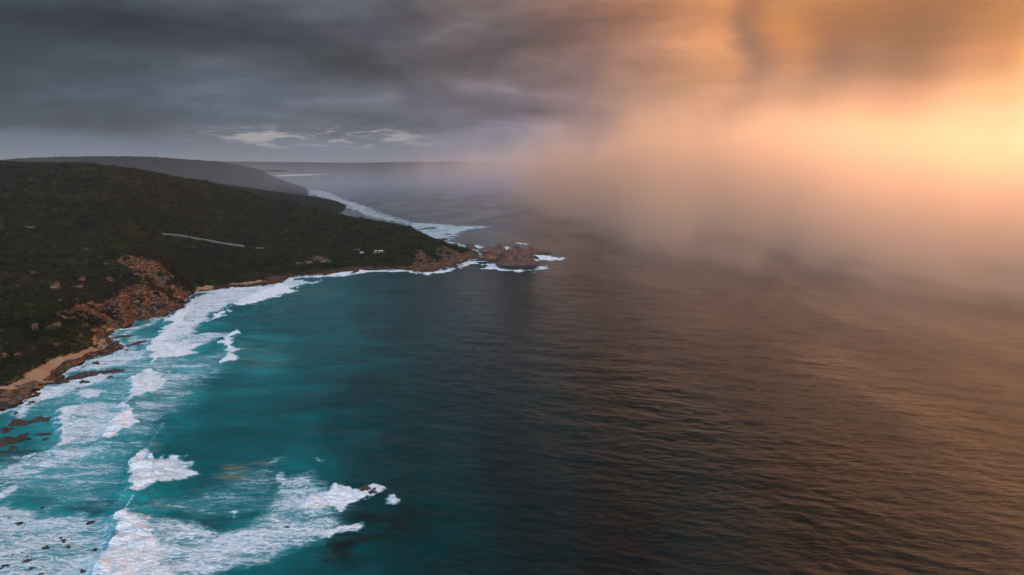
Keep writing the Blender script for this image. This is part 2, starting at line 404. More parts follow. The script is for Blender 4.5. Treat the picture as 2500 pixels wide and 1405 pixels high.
# ------------------------------------------------------------------ land heights
COAST = [(-140,1120),(-60,1060),(0,1000),(35,992),(58,973),(95,966),(79,953),(104,943),(127,936),(148,933),(150,920),(136,911),(162,902),(199,890),
 (208,876),(240,867),(289,855),(303,846),(275,830),(261,821),(277,809),(276,806),(294,796),(330,782),(370,773),(410,764),(430,756),(446,746),
 (448,732),(470,718),(480,711),(515,707),(574,699),(649,694),(670,691),(689,690),(676,680),(711,675),(761,671),(798,670),(813,666),(853,662),
 (886,657),(948,657),(1000,659),(1030,664),(1070,660),(1078,654),(1090,652),(1116,654),(1114,648),(1110,644),(1140,636),(1166,631),(1160,616),
 (1142,609),(1130,604),(1106,598),(1090,594),(1078,588),(1058,582),(1046,578)]
LAND_Z = [  # px, py, height
 (0,950,5),(0,900,9),(0,850,14),(0,800,20),(0,740,27),(0,680,33),(0,620,40),(0,560,48),
 (100,900,5.5),(100,850,12),(100,800,18),(100,740,25),(100,680,31),(100,620,38),(100,562,46),(40,935,5),(150,870,7),
 (200,840,8),(200,800,13),(200,750,18),(200,700,26),(200,650,33),(200,600,39),(200,560,44),(235,820,4),(250,790,6),
 (300,770,8),(300,740,15),(300,710,22),(300,680,27),(300,650,33),(300,625,38),(300,600,40),(300,572,41),
 (350,632,36),(380,645,33),(405,660,28),(420,690,20),(440,715,12),(350,700,22),(380,720,15),(400,740,9),(350,740,12),(350,765,5),
 (430,640,14),(450,670,10),(480,690,6),(400,600,22),(400,573,28),
 (500,690,5),(500,650,12),(500,620,17),(500,590,22),(600,680,4),(600,640,10),(600,605,14),(700,660,3),(700,620,9),
 (800,650,3.5),(800,620,8),(900,645,3.5),(900,617,8),(1000,640,5),(1000,620,11),(1000,600,14),(1000,580,16),
 (1040,600,10),(1040,630,8),(1075,600,7),(1080,630,6),(1110,612,7),(1110,635,3),(1130,622,4),(1150,620,2),(1025,570,8),
 (-200,1000,9),(-200,850,18),(-200,700,34),(-200,560,50),(-400,1000,14),(-400,800,28),(-400,560,55)]
LAND_Y = [(0,500,900),(0,450,1050),(0,395,1300),(100,500,880),(100,450,1020),(100,398,1250),(200,500,880),(200,450,1000),(200,402,1200),
 (300,500,900),(300,450,1020),(300,414,1150),(400,500,1000),(400,455,1100),(400,428,1200),(500,550,1000),(500,500,1100),(500,470,1180),(500,443,1270),
 (600,560,1020),(600,510,1150),(600,467,1300),(700,580,980),(700,530,1150),(700,490,1300),(800,580,1000),(800,545,1150),(800,516,1280),
 (900,580,1000),(900,553,1120),(900,536,1220),(960,548,1180),(1000,556,1120),(-250,395,1300),(-250,470,1000),(-600,395,1300),(-600,470,1000)]
SEA_PTS = [(-100,1200),(0,1060),(60,1040),(120,990),(200,960),(260,910),(330,870),(330,815),(340,800),(400,790),(450,775),(480,740),(520,730),(600,720),
 (700,705),(760,690),(850,680),(950,670),(1030,676),(1080,668),(1120,664),(1150,647),(1190,640),(1200,615),(1165,600),(1130,590),(1100,580),(1070,570)]
DEEP = [(0,1300),(100,1200),(300,1000),(500,900),(700,800),(1000,750),(1300,700),(1400,620),(1250,570)]
BACKS = [(0,1700,100),(-300,1700,100),(0,2300,55),(250,1700,85),(250,2200,30),(500,1650,40),(500,2100,-4),(700,1550,5),(700,1800,-6),(900,1450,-6),(1000,1330,-6),(1040,1250,-6),(1100,1250,-8),(-700,2000,80),(900,2000,-10)]

def uv_of(x, y):
    return np.degrees(np.arctan2(x, y)) * 29.0, 500.0 * np.log(np.hypot(x, y))
cp = []
for (a, b) in COAST: x, y = unproj(a, b, 0.3); cp.append((x, y, 0.3))
for (a, b, z) in LAND_Z: x, y = unproj(a, b, z); cp.append((x, y, z))
for (a, b, Y) in LAND_Y: cp.append(unproj_Y(a, b, Y))
for (a, b) in SEA_PTS: x, y = unproj(a, b, -3.5); cp.append((x, y, -3.5))
for (a, b) in DEEP: x, y = unproj(a, b, 0); cp.append((x, y, -14.0))
for (a, Y, z) in BACKS: cp.append(((a - 1250) / FPX * Y, Y, z))
cp = np.array(cp, float)
cu, cv = uv_of(cp[:, 0], cp[:, 1])
D = np.hypot(cu[:, None] - cu[None], cv[:, None] - cv[None])
n_ = len(cp); A = np.zeros((n_ + 3, n_ + 3)); A[:n_, :n_] = -D + np.eye(n_) * 0.4
P_ = np.stack([np.ones(n_), cu / 500, cv / 500], 1); A[:n_, n_:] = P_; A[n_:, :n_] = P_.T
WT = np.linalg.solve(A, np.concatenate([cp[:, 2], np.zeros(3)]))

def px_poly_mask(px, py, polys, soft):
    out = np.zeros(px.shape)
    for P in polys:
        xs = [p[0] for p in P]; ys = [p[1] for p in P]
        b = (px > min(xs) - 3 * soft) & (px < max(xs) + 3 * soft) & (py > min(ys) - 3 * soft) & (py < max(ys) + 3 * soft)
        if not b.any(): continue
        out[b] = np.maximum(out[b], sstep(poly_sd(px[b], py[b], P), -soft, soft))
    return out

ROCK_POLYS = [
 [(195,778),(215,745),(250,735),(280,715),(310,700),(350,685),(365,700),(385,705),(410,728),(440,740),(452,744),(434,762),(370,780),(330,790),(290,805),(262,795),(225,775)],
 [(270,645),(310,630),(350,630),(380,642),(400,655),(410,668),(422,682),(405,690),(430,700),(472,715),(450,738),(420,725),(390,705),(360,695),(345,688),(320,660),(290,655)],
 [(222,808),(262,788),(300,790),(300,812),(300,830),(310,850),(240,875),(205,886),(165,905),(150,940),(100,955),(95,975),(35,1000),(-20,1010),(-60,1000),(-30,945),(25,932),(50,926),(90,938),(110,925),(120,908),(165,885),(215,858),(240,840)],
 [(130,765),(180,745),(225,735),(240,760),(210,780),(160,775)],
 [(75,790),(95,790),(95,803),(75,803)],[(108,795),(150,786),(158,805),(110,806)],[(198,792),(220,790),(220,800),(198,800)],
 [(125,835),(155,833),(160,848),(130,850)],[(33,862),(65,864),(60,878),(35,876)],[(-5,860),(24,868),(24,880),(-5,880)],
 [(190,681),(208,681),(208,693),(190,693)],[(180,700),(206,695),(206,709),(180,710)],[(254,644),(266,644),(266,653),(254,653)],
 [(120,690),(145,690),(150,712),(118,708)],[(260,678),(275,678),(275,690),(258,690)],
 [(470,695),(520,702),(650,682),(680,676),(700,672),(800,662),(860,652),(1000,652),(1015,630),(1025,612),(1045,625),(1070,640),(1080,620),(1130,618),(1160,605),(1180,635),(1120,665),(1000,672),(800,680),(660,702),(480,716)],
 [(770,625),(792,628),(810,640),(790,645),(765,640),(745,645),(720,648),(740,638)],
 [(1060,608),(1090,600),(1110,615),(1160,625),(1160,640),(1100,640),(1060,625)]]
SAND_POLYS = [
 [(20,948),(45,930),(62,914),(100,888),(150,872),(200,858),(222,848),(232,852),(200,868),(160,884),(150,893),(128,905),(118,918),(100,930),(150,933),(120,938),(70,938)],
 [(-10,942),(20,942),(55,944),(50,952),(-10,952)],
 [(238,830),(255,828),(262,845),(250,855),(232,860),(222,862),(240,848)],[(262,800),(285,798),(280,806),(262,812)],
 [(478,702),(500,699),(520,700),(515,707),(480,711)],[(520,700),(600,690),(640,684),(640,690),(560,697)],[(222,803),(232,810),(236,845),(228,850),(224,825)]]
GREEN_POLYS = [[(180,800),(222,800),(234,830),(225,850),(190,850),(160,840)],[(20,925),(90,885),(150,862),(170,872),(110,895),(60,925),(30,935)],
 [(140,618),(220,625),(225,650),(150,645)],[(160,860),(200,850),(200,868),(170,872)]]

NRt, azA = 640, np.concatenate([np.linspace(-58, -40, 90, endpoint=False), np.linspace(-40, 4, 640)])
rA = np.exp(np.linspace(math.log(235), math.log(2700), NRt))
AZ, RR = np.meshgrid(np.radians(azA), rA)
LX = (RR * np.sin(AZ)); LY = (RR * np.cos(AZ))

def land_base(x, y):
    U, V = uv_of(x, y)
    z = WT[n_] + WT[n_ + 1] * U / 500 + WT[n_ + 2] * V / 500
    for i in range(n_):
        z = z - WT[i] * np.hypot(U - cu[i], V - cv[i])
    return z

def land_full(x, y):
    z0 = land_base(x, y)
    px, py = proj(x, y, np.maximum(z0, 0))
    jx = px + 6 * pn(x / 9, y / 9, 3) + 3 * pn(x / 3, y / 3, 4); jy = py + 4 * pn(x / 9, y / 9, 5) + 2 * pn(x / 3, y / 3, 6)
    rock = px_poly_mask(jx, jy, ROCK_POLYS, 5.0); sand = px_poly_mask(jx, jy, SAND_POLYS, 2.5)
    green = px_poly_mask(jx, jy, GREEN_POLYS, 9.0)
    rock = rock * (1 - sand)
    # dark gullies and rounded spurs, then bush-sized roughness, then blocky rock
    inl = sstep(z0, 3, 25)
    z = z0 + inl * (2.6 * fbm(x / 90, y / 90, 4, 11) + 0.9 * fbm(x / 22, y / 22, 3, 12))
    z = z + sstep(z0, 1.5, 6) * (1 - sand) * (1 - rock) * (0.9 * np.abs(fbm(x / 6, y / 6, 3, 13)))
    rg = 1 - np.abs(fbm(x / 9, y / 9, 4, 21)); rb = np.abs(fbm(x / 3.2, y / 3.2, 3, 22))
    amp = 0.6 + 2.6 * sstep(z0, 2, 14)
    z = z + rock * (amp * (rg - 0.6) + (0.5 + 0.9 * sstep(z0, 1, 8)) * rb)
    z = z + (1 - sstep(np.abs(z0), 0.0, 2.5)) * 0.8 * fbm(x / 7, y / 7, 4, 31)
    return z, rock, sand, green, px, py

LZ, LROCK, LSAND, LGREEN, LPX, LPY = land_full(LX, LY)
land = mesh_obj("headland", np.stack([LX, LY, LZ], -1).reshape(-1, 3), grid_faces(NRt, len(azA)), M_LAND,
                attrs={'rock': LROCK.ravel(), 'sand': LSAND.ravel(), 'green': LGREEN.ravel()})
tag(land, "dark scrub covered headland sloping down to an orange rocky bluff and a narrow beach", "headland", kind='structure')

def land_z(x, y):
    """height of the built headland mesh at x, y (bilinear on its own grid)."""
    a = math.degrees(math.atan2(x, y)); r = math.log(math.hypot(x, y))
    j = np.interp(a, azA, np.arange(len(azA))); i = np.interp(r, np.log(rA), np.arange(NRt))
    i0 = min(int(i), NRt - 2); j0 = min(int(j), len(azA) - 2); fi, fj = i - i0, j - j0
    return float((LZ[i0, j0] * (1 - fi) + LZ[i0 + 1, j0] * fi) * (1 - fj) + (LZ[i0, j0 + 1] * (1 - fi) + LZ[i0 + 1, j0 + 1] * fi) * fj)

def hit_land(px, py, Ymax=2500):
    """first point of the headland seen along a direction."""
    lo = 235.0
    for k in range(900):
        Y = lo * (Ymax / lo) ** (k / 899.0)
        x, y, z = unproj_Y(px, py, Y)
        if z <= land_z(x, y): return x, y, land_z(x, y)
        if z <= -0.5: return x, y, 0.0
    return None

# far hills: each a solid rise with its own crest line
def far_hill(name, crest, front, backw, label, seed, fz=-4.0, namp=1.0):
    P = np.array([unproj_Y(*c) for c in crest]); a = np.degrees(np.arctan2(P[:, 0], P[:, 1]))
    o = np.argsort(a); a = a[o]; P = P[o]
    azs = np.arange(a[0], a[-1], 0.06); rr = np.interp(azs, a, np.hypot(P[:, 0], P[:, 1])); hh = np.interp(azs, a, P[:, 2])
    T = np.concatenate([np.linspace(-1, 0, 60), np.linspace(0, 1, 16)[1:]])
    t = T[:, None]
    r = rr[None] + np.where(t < 0, t * front, t * backw)
    prof = np.where(t < 0, np.cos(t * pi / 2) ** 1.3, np.cos(t * pi / 2) ** 2)
    x = r * np.sin(np.radians(azs))[None]; y = r * np.cos(np.radians(azs))[None]
    z = fz + (hh[None] - fz) * np.clip(prof, 0, 1)
    s = front / 900.0
    z = z + np.clip(prof, 0, 1) * sstep(hh[None], 1, 40) * namp * (4.0 * s * fbm(x / (160 * s), y / (160 * s), 4, seed) * (1 - np.exp(-6 * np.abs(t))) + 1.1 * s * np.abs(fbm(x / 14, y / 14, 2, seed + 5)))
    oo = mesh_obj(name, np.stack([x, y, z], -1).reshape(-1, 3), grid_faces(len(T), len(azs)), M_FAR)
    return tag(oo, label, "hill", kind='structure')

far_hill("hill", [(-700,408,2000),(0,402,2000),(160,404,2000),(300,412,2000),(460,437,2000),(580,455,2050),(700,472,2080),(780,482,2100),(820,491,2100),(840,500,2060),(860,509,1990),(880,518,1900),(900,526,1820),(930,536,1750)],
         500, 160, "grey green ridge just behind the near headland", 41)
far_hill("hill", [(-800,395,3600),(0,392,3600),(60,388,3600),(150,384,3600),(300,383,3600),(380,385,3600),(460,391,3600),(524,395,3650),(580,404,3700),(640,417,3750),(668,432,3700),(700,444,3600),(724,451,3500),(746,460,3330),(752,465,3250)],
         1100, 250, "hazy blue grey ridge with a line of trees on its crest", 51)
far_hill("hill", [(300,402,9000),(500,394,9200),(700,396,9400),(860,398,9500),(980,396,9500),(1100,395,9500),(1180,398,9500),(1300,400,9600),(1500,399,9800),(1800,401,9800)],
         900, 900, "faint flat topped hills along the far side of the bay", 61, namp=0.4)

# ------------------------------------------------------------------ sea
azS = np.concatenate([np.linspace(-180, -44, 60, endpoint=False), np.linspace(-44, 42, 1180, endpoint=False), np.linspace(42, 180, 60, endpoint=False)])
dep = np.concatenate([np.linspace(85, 36, 12, endpoint=False), np.linspace(36, 2.0, 600)])
rS = np.concatenate([H / np.tan(np.radians(dep)), np.exp(np.linspace(math.log(H / tan(R(2.0))), math.log(26000), 60))[1:]])
AZ, RR = np.meshgrid(np.radians(azS), rS)
SX = RR * np.sin(AZ); SY = RR * np.cos(AZ)

W = lambda pts: [tuple(float(v) for v in unproj(a, b, 0.0)) for a, b in pts]
FOAM = [  # points (photo pixels on the water), coverage, softness in metres
 ([(230,1420),(262,1350),(283,1325),(283,1290),(285,1265),(312,1250),(335,1264),(400,1276),(480,1275),(540,1300),(620,1285),(670,1230),(690,1165),(745,1165),(790,1200),(745,1262),(800,1275),(770,1320),(700,1352),(640,1372),(560,1388),(520,1420)], 0.60, 3.0),
 ([(222,1420),(262,1350),(284,1322),(280,1290),(290,1262),(313,1250),(340,1275),(385,1310),(400,1360),(420,1420)], 0.86, 1.0),
 ([(283,1300),(280,1285),(290,1262),(313,1250),(330,1268),(345,1300),(320,1330),(296,1330)], 1.0, 0.5),
 ([(-60,1225),(0,1225),(60,1240),(110,1268),(200,1258),(282,1262),(285,1310),(255,1360),(225,1420),(-60,1420)], 0.57, 2.5),
 ([(313,1203),(318,1170),(322,1140),(352,1107),(378,1121),(440,1122),(470,1135),(485,1150),(487,1160),(430,1176),(390,1187),(345,1209)], 0.74, 0.7),
 ([(313,1203),(318,1170),(322,1140),(352,1107),(368,1125),(372,1165),(345,1209)], 1.0, 0.5),
 ([(147,1095),(143,1050),(143,1010),(158,990),(250,983),(330,968),(312,1000),(275,1040),(256,1075),(200,1087),(165,1096)], 0.62, 1.2),
 ([(141,1000),(158,988),(190,990),(172,1020),(165,1060),(172,1090),(137,1100),(148,1070),(146,1030)], 0.88, 0.8),
 ([(250,1074),(262,1050),(280,1020),(300,1003),(328,1021),(318,1046),(290,1062),(265,1073)], 1.0, 0.6),
 ([(316,962),(320,925),(342,910),(400,918),(418,935),(388,958),(345,972),(325,975)], 0.80, 1.0),
 ([(320,930),(360,895),(430,885),(520,880),(500,920),(430,950),(380,965)], 0.45, 6.0),
 ([(262,822),(290,812),(340,795),(405,770),(415,775),(330,812),(290,830)], 0.55, 2.0),
 ([(358,850),(408,802),(406,785),(440,758),(474,728),(520,710),(640,701),(668,694),(695,697),(640,715),(590,742),(560,750),(520,762),(500,787),(480,802),(470,822),(430,840)], 0.70, 3.0),
 ([(358,850),(408,802),(406,785),(440,758),(474,728),(488,730),(460,765),(430,800),(390,845)], 0.92, 1.0),
 ([(355,877),(360,850),(398,834),(470,830),(505,838),(462,855),(484,863),(430,872),(395,878)], 0.88, 1.5),
 ([(430,838),(460,818),(570,811),(582,818),(520,830),(460,842)], 0.6, 2.5),
 ([(563,749),(598,728),(655,706),(690,694),(715,706),(726,712),(690,719),(640,736),(600,747)], 0.97, 1.0),
 ([(640,700),(700,676),(720,680),(760,690),(720,700),(700,706),(665,705)], 0.66, 3.0),
 ([(512,787),(530,769),(551,762),(546,773),(526,786)], 1.0, 0.8),
 ([(539,846),(543,832),(560,818),(572,810),(592,818),(572,823),(556,835),(562,845),(579,851),(575,862),(562,862),(552,850)], 1.0, 0.6),
 ([(544,887),(548,874),(562,862),(578,868),(580,880),(562,888)], 1.0, 0.6),
 ([(690,1165),(745,1160),(790,1190),(830,1215),(845,1245),(820,1290),(770,1320),(700,1340),(630,1310),(640,1260)], 0.56, 5.0),
 ([(735,1236),(755,1210),(800,1203),(828,1181),(850,1188),(870,1198),(900,1184),(932,1188),(943,1198),(922,1213),(892,1222),(850,1228),(848,1247),(800,1244),(760,1251)], 0.98, 0.6),
 ([(753,1309),(765,1294),(800,1294),(850,1279),(893,1273),(882,1292),(830,1300),(805,1315)], 0.80, 0.7),
 ([(948,1216),(962,1208),(975,1216),(966,1228),(952,1226)], 0.72, 0.6),
 ([(560,1255),(568,1249),(578,1253),(572,1260)], 1.0, 0.4),
 ([(-40,1170),(20,1140),(60,1122),(130,1098),(250,1088),(270,1098),(200,1125),(110,1150),(40,1172),(-40,1190)], 0.58, 3.0),
 ([(-40,1225),(-5,1200),(45,1186),(52,1192),(0,1222),(-40,1240)], 0.75, 1.5),
 ([(60,990),(150,925),(280,870),(350,880),(480,868),(590,850),(560,890),(500,945),(440,1000),(380,1060),(340,1110),(300,1200),(320,1250),(500,1262),(640,1240),(700,1160),(640,1140),(560,1180),(400,1240),(200,1240),(0,1210),(-40,1150),(60,1110),(130,1060)], 0.37, 10.0),
 ([(22,1010),(60,968),(110,950),(150,935),(230,905),(300,915),(180,960),(95,985),(40,1030)], 0.70, 2.5),
 ([(190,965),(215,950),(250,955),(240,968),(190,975)], 0.75, 1.5),
 ([(240,870),(310,850),(360,858),(350,880),(280,892),(200,910),(195,895)], 0.66, 2.5),
 ([(296,818),(340,822),(380,830),(360,845),(310,850)], 0.5, 2.0),
 ([(480,712),(640,696),(665,696),(640,704),(520,716)], 0.72, 2.0),
 ([(690,690),(720,678),(800,671),(815,667),(850,664),(890,658),(950,660),(1000,662),(990,664),(900,664),(862,672),(810,676),(740,678)], 0.90, 2.0),
 ([(960,657),(1000,660),(1030,667),(1070,662),(1090,655),(1118,657),(1122,648),(1140,638),(1190,637),(1150,645),(1125,655),(1100,664),(1050,670),(1000,667)], 0.95, 3.0),
 ([(1168,656),(1200,651),(1250,660),(1300,659),(1325,648),(1338,650),(1334,657),(1300,662),(1250,663),(1200,659)], 0.92, 2.0),
 ([(1172,645),(1205,645),(1215,652),(1190,649)], 0.8, 1.5),
 ([(1298,632),(1305,621),(1322,623),(1350,628),(1380,629),(1378,633),(1340,635),(1312,638)], 0.95, 2.0),
 ([(1180,616),(1200,612),(1215,618),(1190,620)], 0.9, 1.5),([(1225,602),(1250,602),(1240,612),(1228,614)], 0.85, 1.5),
 ([(1248,593),(1285,593),(1285,597),(1255,597)], 0.8, 2.0),
 ([(1138,603),(1160,598),(1180,604),(1170,608)], 0.8, 2.0),
 ([(990,543),(1060,545),(1120,552),(1195,551),(1190,556),(1140,562),(1118,575),(1100,590),(1140,600),(1130,606),(1090,596),(1050,584),(1020,568),(1000,556)], 0.56, 8.0),
 ([(735,455),(760,462),(800,468),(810,472),(850,488),(900,505),(950,525),(1000,540),(1030,548),(960,544),(900,530),(850,512),(820,496),(760,476)], 0.52, 12.0),
 ([(668,428),(860,422),(980,420),(1180,421),(1180,423),(980,422.5),(860,424.5),(668,432)], 0.7, 60.0),
 ([(640,1140),(655,1135),(640,1128),(700,1118),(640,1146),(560,1162),(520,1160)], 0.35, 2.0),
 ([(770,1110),(784,1118),(784,1126),(772,1122)], 0.5, 1.0),
 ([(745,692),(780,684),(782,688),(760,696)], 0.5, 2.0),
 ([(200,1070),(420,940),(500,930),(440,985),(300,1100),(210,1110)], 0.35, 6.0),
]
CRESTS = [([(303,1004),(320,972),(324,955)], 0.8, 0.9), ([(352,1107),(362,1090),(385,1060),(400,1040)], 0.35, 0.6), ([(313,1250),(316,1235),(330,1222)], 0.6, 0.7),
          ([(370,885),(378,878)], 0.9, 0.8), ([(60,1124),(80,1112),(128,1098)], 0.7, 0.9), ([(140,1100),(128,1112),(122,1116)], 0.5, 0.8),
          ([(690,1205),(694,1175),(690,1150)], 0.55, 1.6), ([(0,1190),(20,1180),(45,1170)], 0.6, 1.0),
          ([(560,750),(548,765)], 0.4, 1.0), ([(285,1325),(262,1350),(232,1400)], 0.9, 0.9)]
rn_ = RR
wx = SX + 0.008 * rn_ * fbm(SX / 14, SY / 14, 4, 71) + 1.1 * fbm(SX / 3, SY / 3, 3, 73); wy = SY + 0.014 * rn_ * fbm(SX / 14, SY / 14, 4, 72) + 1.6 * fbm(SX / 3, SY / 3, 3, 74)
foam = np.zeros_like(SX)
def wbox(Pw, pad):
    xs = [p[0] for p in Pw]; ys = [p[1] for p in Pw]
    return (SX > min(xs) - pad) & (SX < max(xs) + pad) & (SY > min(ys) - pad) & (SY < max(ys) + pad)
for pts, amp, soft in FOAM:
    Pw = W(pts); b = wbox(Pw, soft * 2 + 25)
    if not b.any(): continue
    s = poly_sd(wx[b], wy[b], Pw); soft = soft * 1.5 + 0.6
    foam[b] = np.maximum(foam[b], amp * sstep(s, -soft, soft))
for pts, amp, wd in CRESTS:
    Pw = W(pts); b = wbox(Pw, 12)
    foam[b] = np.maximum(foam[b], amp * sstep(line_d(wx[b], wy[b], Pw), wd * 1.8, wd * 0.4))
# swash wherever the water touches the built shore
def sample_land(x, y):
    a = np.degrees(np.arctan2(x, y)); r = np.log(np.hypot(x, y))
    j = np.interp(a, azA, np.arange(len(azA))); i = np.interp(r, np.log(rA), np.arange(NRt))
    i0 = np.clip(i.astype(int), 0, NRt - 2); j0 = np.clip(j.astype(int), 0, len(azA) - 2); fi = i - i0; fj = j - j0
    z = (LZ[i0, j0] * (1 - fi) + LZ[i0 + 1, j0] * fi) * (1 - fj) + (LZ[i0, j0 + 1] * (1 - fi) + LZ[i0 + 1, j0 + 1] * fi) * fj
    ok = (a > azA[0]) & (a < azA[-1]) & (r > np.log(rA[0])) & (r < np.log(rA[-1]))
    return np.where(ok, z, -20.0)
bed = sample_land(SX, SY)
foam = np.maximum(foam, 0.78 * sstep(bed, -1.5, -0.3) * (0.75 + 0.25 * pn(SX / 15, SY / 15, 77)))
# deep and shallow water
SHP = [(0,1100,.62),(150,1100,.68),(250,1230,.6),(100,1300,.66),(300,1380,.66),(200,960,.74),(330,880,.78),(300,1050,.66),(450,860,.74),(450,1000,.56),(420,1100,.5),(380,1040,.5),(300,800,.74),
 (500,1150,.48),(600,1180,.46),(540,1060,.44),(640,1100,.4),(560,960,.46),(620,860,.58),(700,840,.50),(700,800,.42),(600,790,.50),(650,760,.44),(760,730,.44),(820,710,.44),(760,705,.5),(900,700,.34),
 (700,1000,.38),(760,900,.42),(840,860,.38),(900,950,.24),(820,1050,.27),(780,1150,.46),(750,1170,.56),(720,1230,.62),(600,1300,.6),(700,1290,.62),(640,1370,.55),(740,1360,.42),(850,1330,.30),(880,1250,.26),(900,1150,.26),(1000,1100,.17),(1000,1300,.17),
 (1000,800,.22),(1100,720,.18),(1000,690,.26),(1150,680,.16),(1100,950,.12),(1200,900,.07),(1100,1380,.17),(1250,1100,.05),(1300,1300,.05),(1300,750,.05),(1450,700,.0),(1500,900,0),(1500,1300,0),(1800,800,0),(2000,1200,0),(2400,900,0),
 (470,1365,.56),(820,820,.46),(660,880,.60),(900,780,.30),(1250,660,.15),(1150,580,.25),(1000,500,.06),(900,470,.1),(1200,460,.03),(1400,560,0),(700,450,.15)]
su = np.array([uv_of(*unproj(a, b, 0)) for a, b, s in SHP]); sv = np.array([s for *_, s in SHP])
U, V = uv_of(SX, SY); V = np.clip(V, 500 * math.log(120), 500 * math.log(9000))
num = np.zeros_like(SX); den = np.zeros_like(SX)
for (a, b), s in zip(su, sv):
    q = 1.0 / (((U - a) ** 2 + ((V - b) * 0.9) ** 2) + 900.0) ** 1.7
    num += q * s; den += q
shallow = num / den
reef = np.zeros_like(SX); milky = np.zeros_like(SX)
for pts, amp, soft in [([(760,1320),(860,1265),(960,1230),(1060,1255),(1010,1300),(900,1330),(860,1400),(780,1380)], .9, 9.0), ([(900,1160),(990,1165),(980,1190),(920,1185)], .6, 4.0), ([(1110,1330),(1180,1330),(1190,1380),(1120,1380)], .6, 4.0),
                       ([(150,1240),(250,1215),(300,1235),(200,1262)], .7, 3.0), ([(480,1275),(640,1250),(640,1275),(520,1292)], .6, 3.0), ([(60,1190),(140,1180),(150,1240),(80,1250)], .5, 4.0), ([(0,1110),(60,1085),(120,1095),(60,1130),(0,1160)], .7, 3.0)]:
    Pw = W(pts); b = wbox(Pw, 40); reef[b] = np.maximum(reef[b], amp * sstep(poly_sd(wx[b], wy[b], Pw), -soft, soft))
for pts, amp, soft in [([(520,1170),(560,1135),(650,1115),(660,1125),(600,1150),(620,1190),(560,1200),(480,1190)], .9, 4.0), ([(590,840),(680,850),(700,880),(640,900),(580,890)], .6, 10.0), ([(330,980),(420,940),(500,950),(400,1010)], .8, 5.0), ([(600,690),(720,700),(840,700),(820,730),(700,720)], .35, 10.0), ([(350,1090),(390,1095),(385,1115),(355,1112)], .9, 2.0)]:
    Pw = W(pts); b = wbox(Pw, 60); milky[b] = np.maximum(milky[b], amp * sstep(poly_sd(wx[b], wy[b], Pw), -soft, soft))
# real swell and breaking crests
fade = 1 - sstep(RR, 450, 1400)
ca, sa = cos(0.3), sin(0.3)
xr = SX * ca - SY * sa; yr = SX * sa + SY * ca
SZ = fade * (0.30 * fbm(xr / 34, yr / 16, 3, 81) + 0.12 * fbm(xr / 8, yr / 4.0, 2, 83) * (RR < 500))
BREAK = [([(230,1400),(262,1350),(284,1322),(280,1290),(290,1262),(313,1250)], 1.8, 7), ([(315,1200),(320,1165),(325,1135),(352,1107)], 1.8, 6), ([(352,1107),(385,1060),(420,1000),(470,950)], 1.0, 7),
         ([(137,1100),(147,1070),(145,1030),(143,1000),(158,990)], 1.0, 5), ([(252,1072),(275,1030),(303,1003),(325,960),(320,930),(342,910)], 1.4, 6), ([(358,850),(406,800),(406,785),(440,758),(474,728)], 1.0, 7),
         ([(563,749),(598,728),(655,706),(690,694)], 1.6, 8), ([(539,846),(545,830),(572,812)], 1.4, 6), ([(512,787),(530,769),(551,762)], 1.4, 6), ([(544,887),(550,868)], 1.3, 6), ([(600,740),(620,800),(575,815)], 0.7, 8),
         ([(60,1124),(130,1098)], 0.7, 4), ([(735,1236),(755,1210),(828,1181)], 0.9, 5)]
for pts, hh, wd in BREAK:
    Pw = W(pts); b = wbox(Pw, wd * 5)
    if not b.any(): continue
    d = line_d(wx[b], wy[b], Pw)
    # seaward side (right) falls away gently, shoreward side is steep
    X0 = np.interp(SY[b], sorted([p[1] for p in Pw]), [p[0] for p in sorted(Pw, key=lambda p: p[1])])
    sd = np.where(SX[b] > X0, d / (wd * 2.0), d / (wd * 0.35))
    SZ[b] += 1.35 * hh * np.exp(-sd ** 2) * (0.75 + 0.5 * pn(SX[b] / 5, SY[b] / 5, 91))
SZ += foam * fade * 0.55 * np.abs(fbm(SX / 3.6, SY / 2.4, 3, 95)) * (RR < 700)
SZ = np.where(bed > 3.0, -3.0, SZ)
sv_ = np.concatenate([np.stack([SX, SY, SZ], -1).reshape(-1, 3), [[0, 0, 0]]])
fc = grid_faces(len(rS), len(azS), wrap=True)
q = lambda a: np.concatenate([a.ravel(), [0.0]])
sea = mesh_obj("sea", sv_[:-1], fc, M_WATER, attrs={'foam': foam.ravel(), 'shallow': shallow.ravel(), 'reef': reef.ravel(), 'milky': milky.ravel()})
tag(sea, "turquoise surf near the shore fading to dark choppy open sea", "sea", kind='structure')

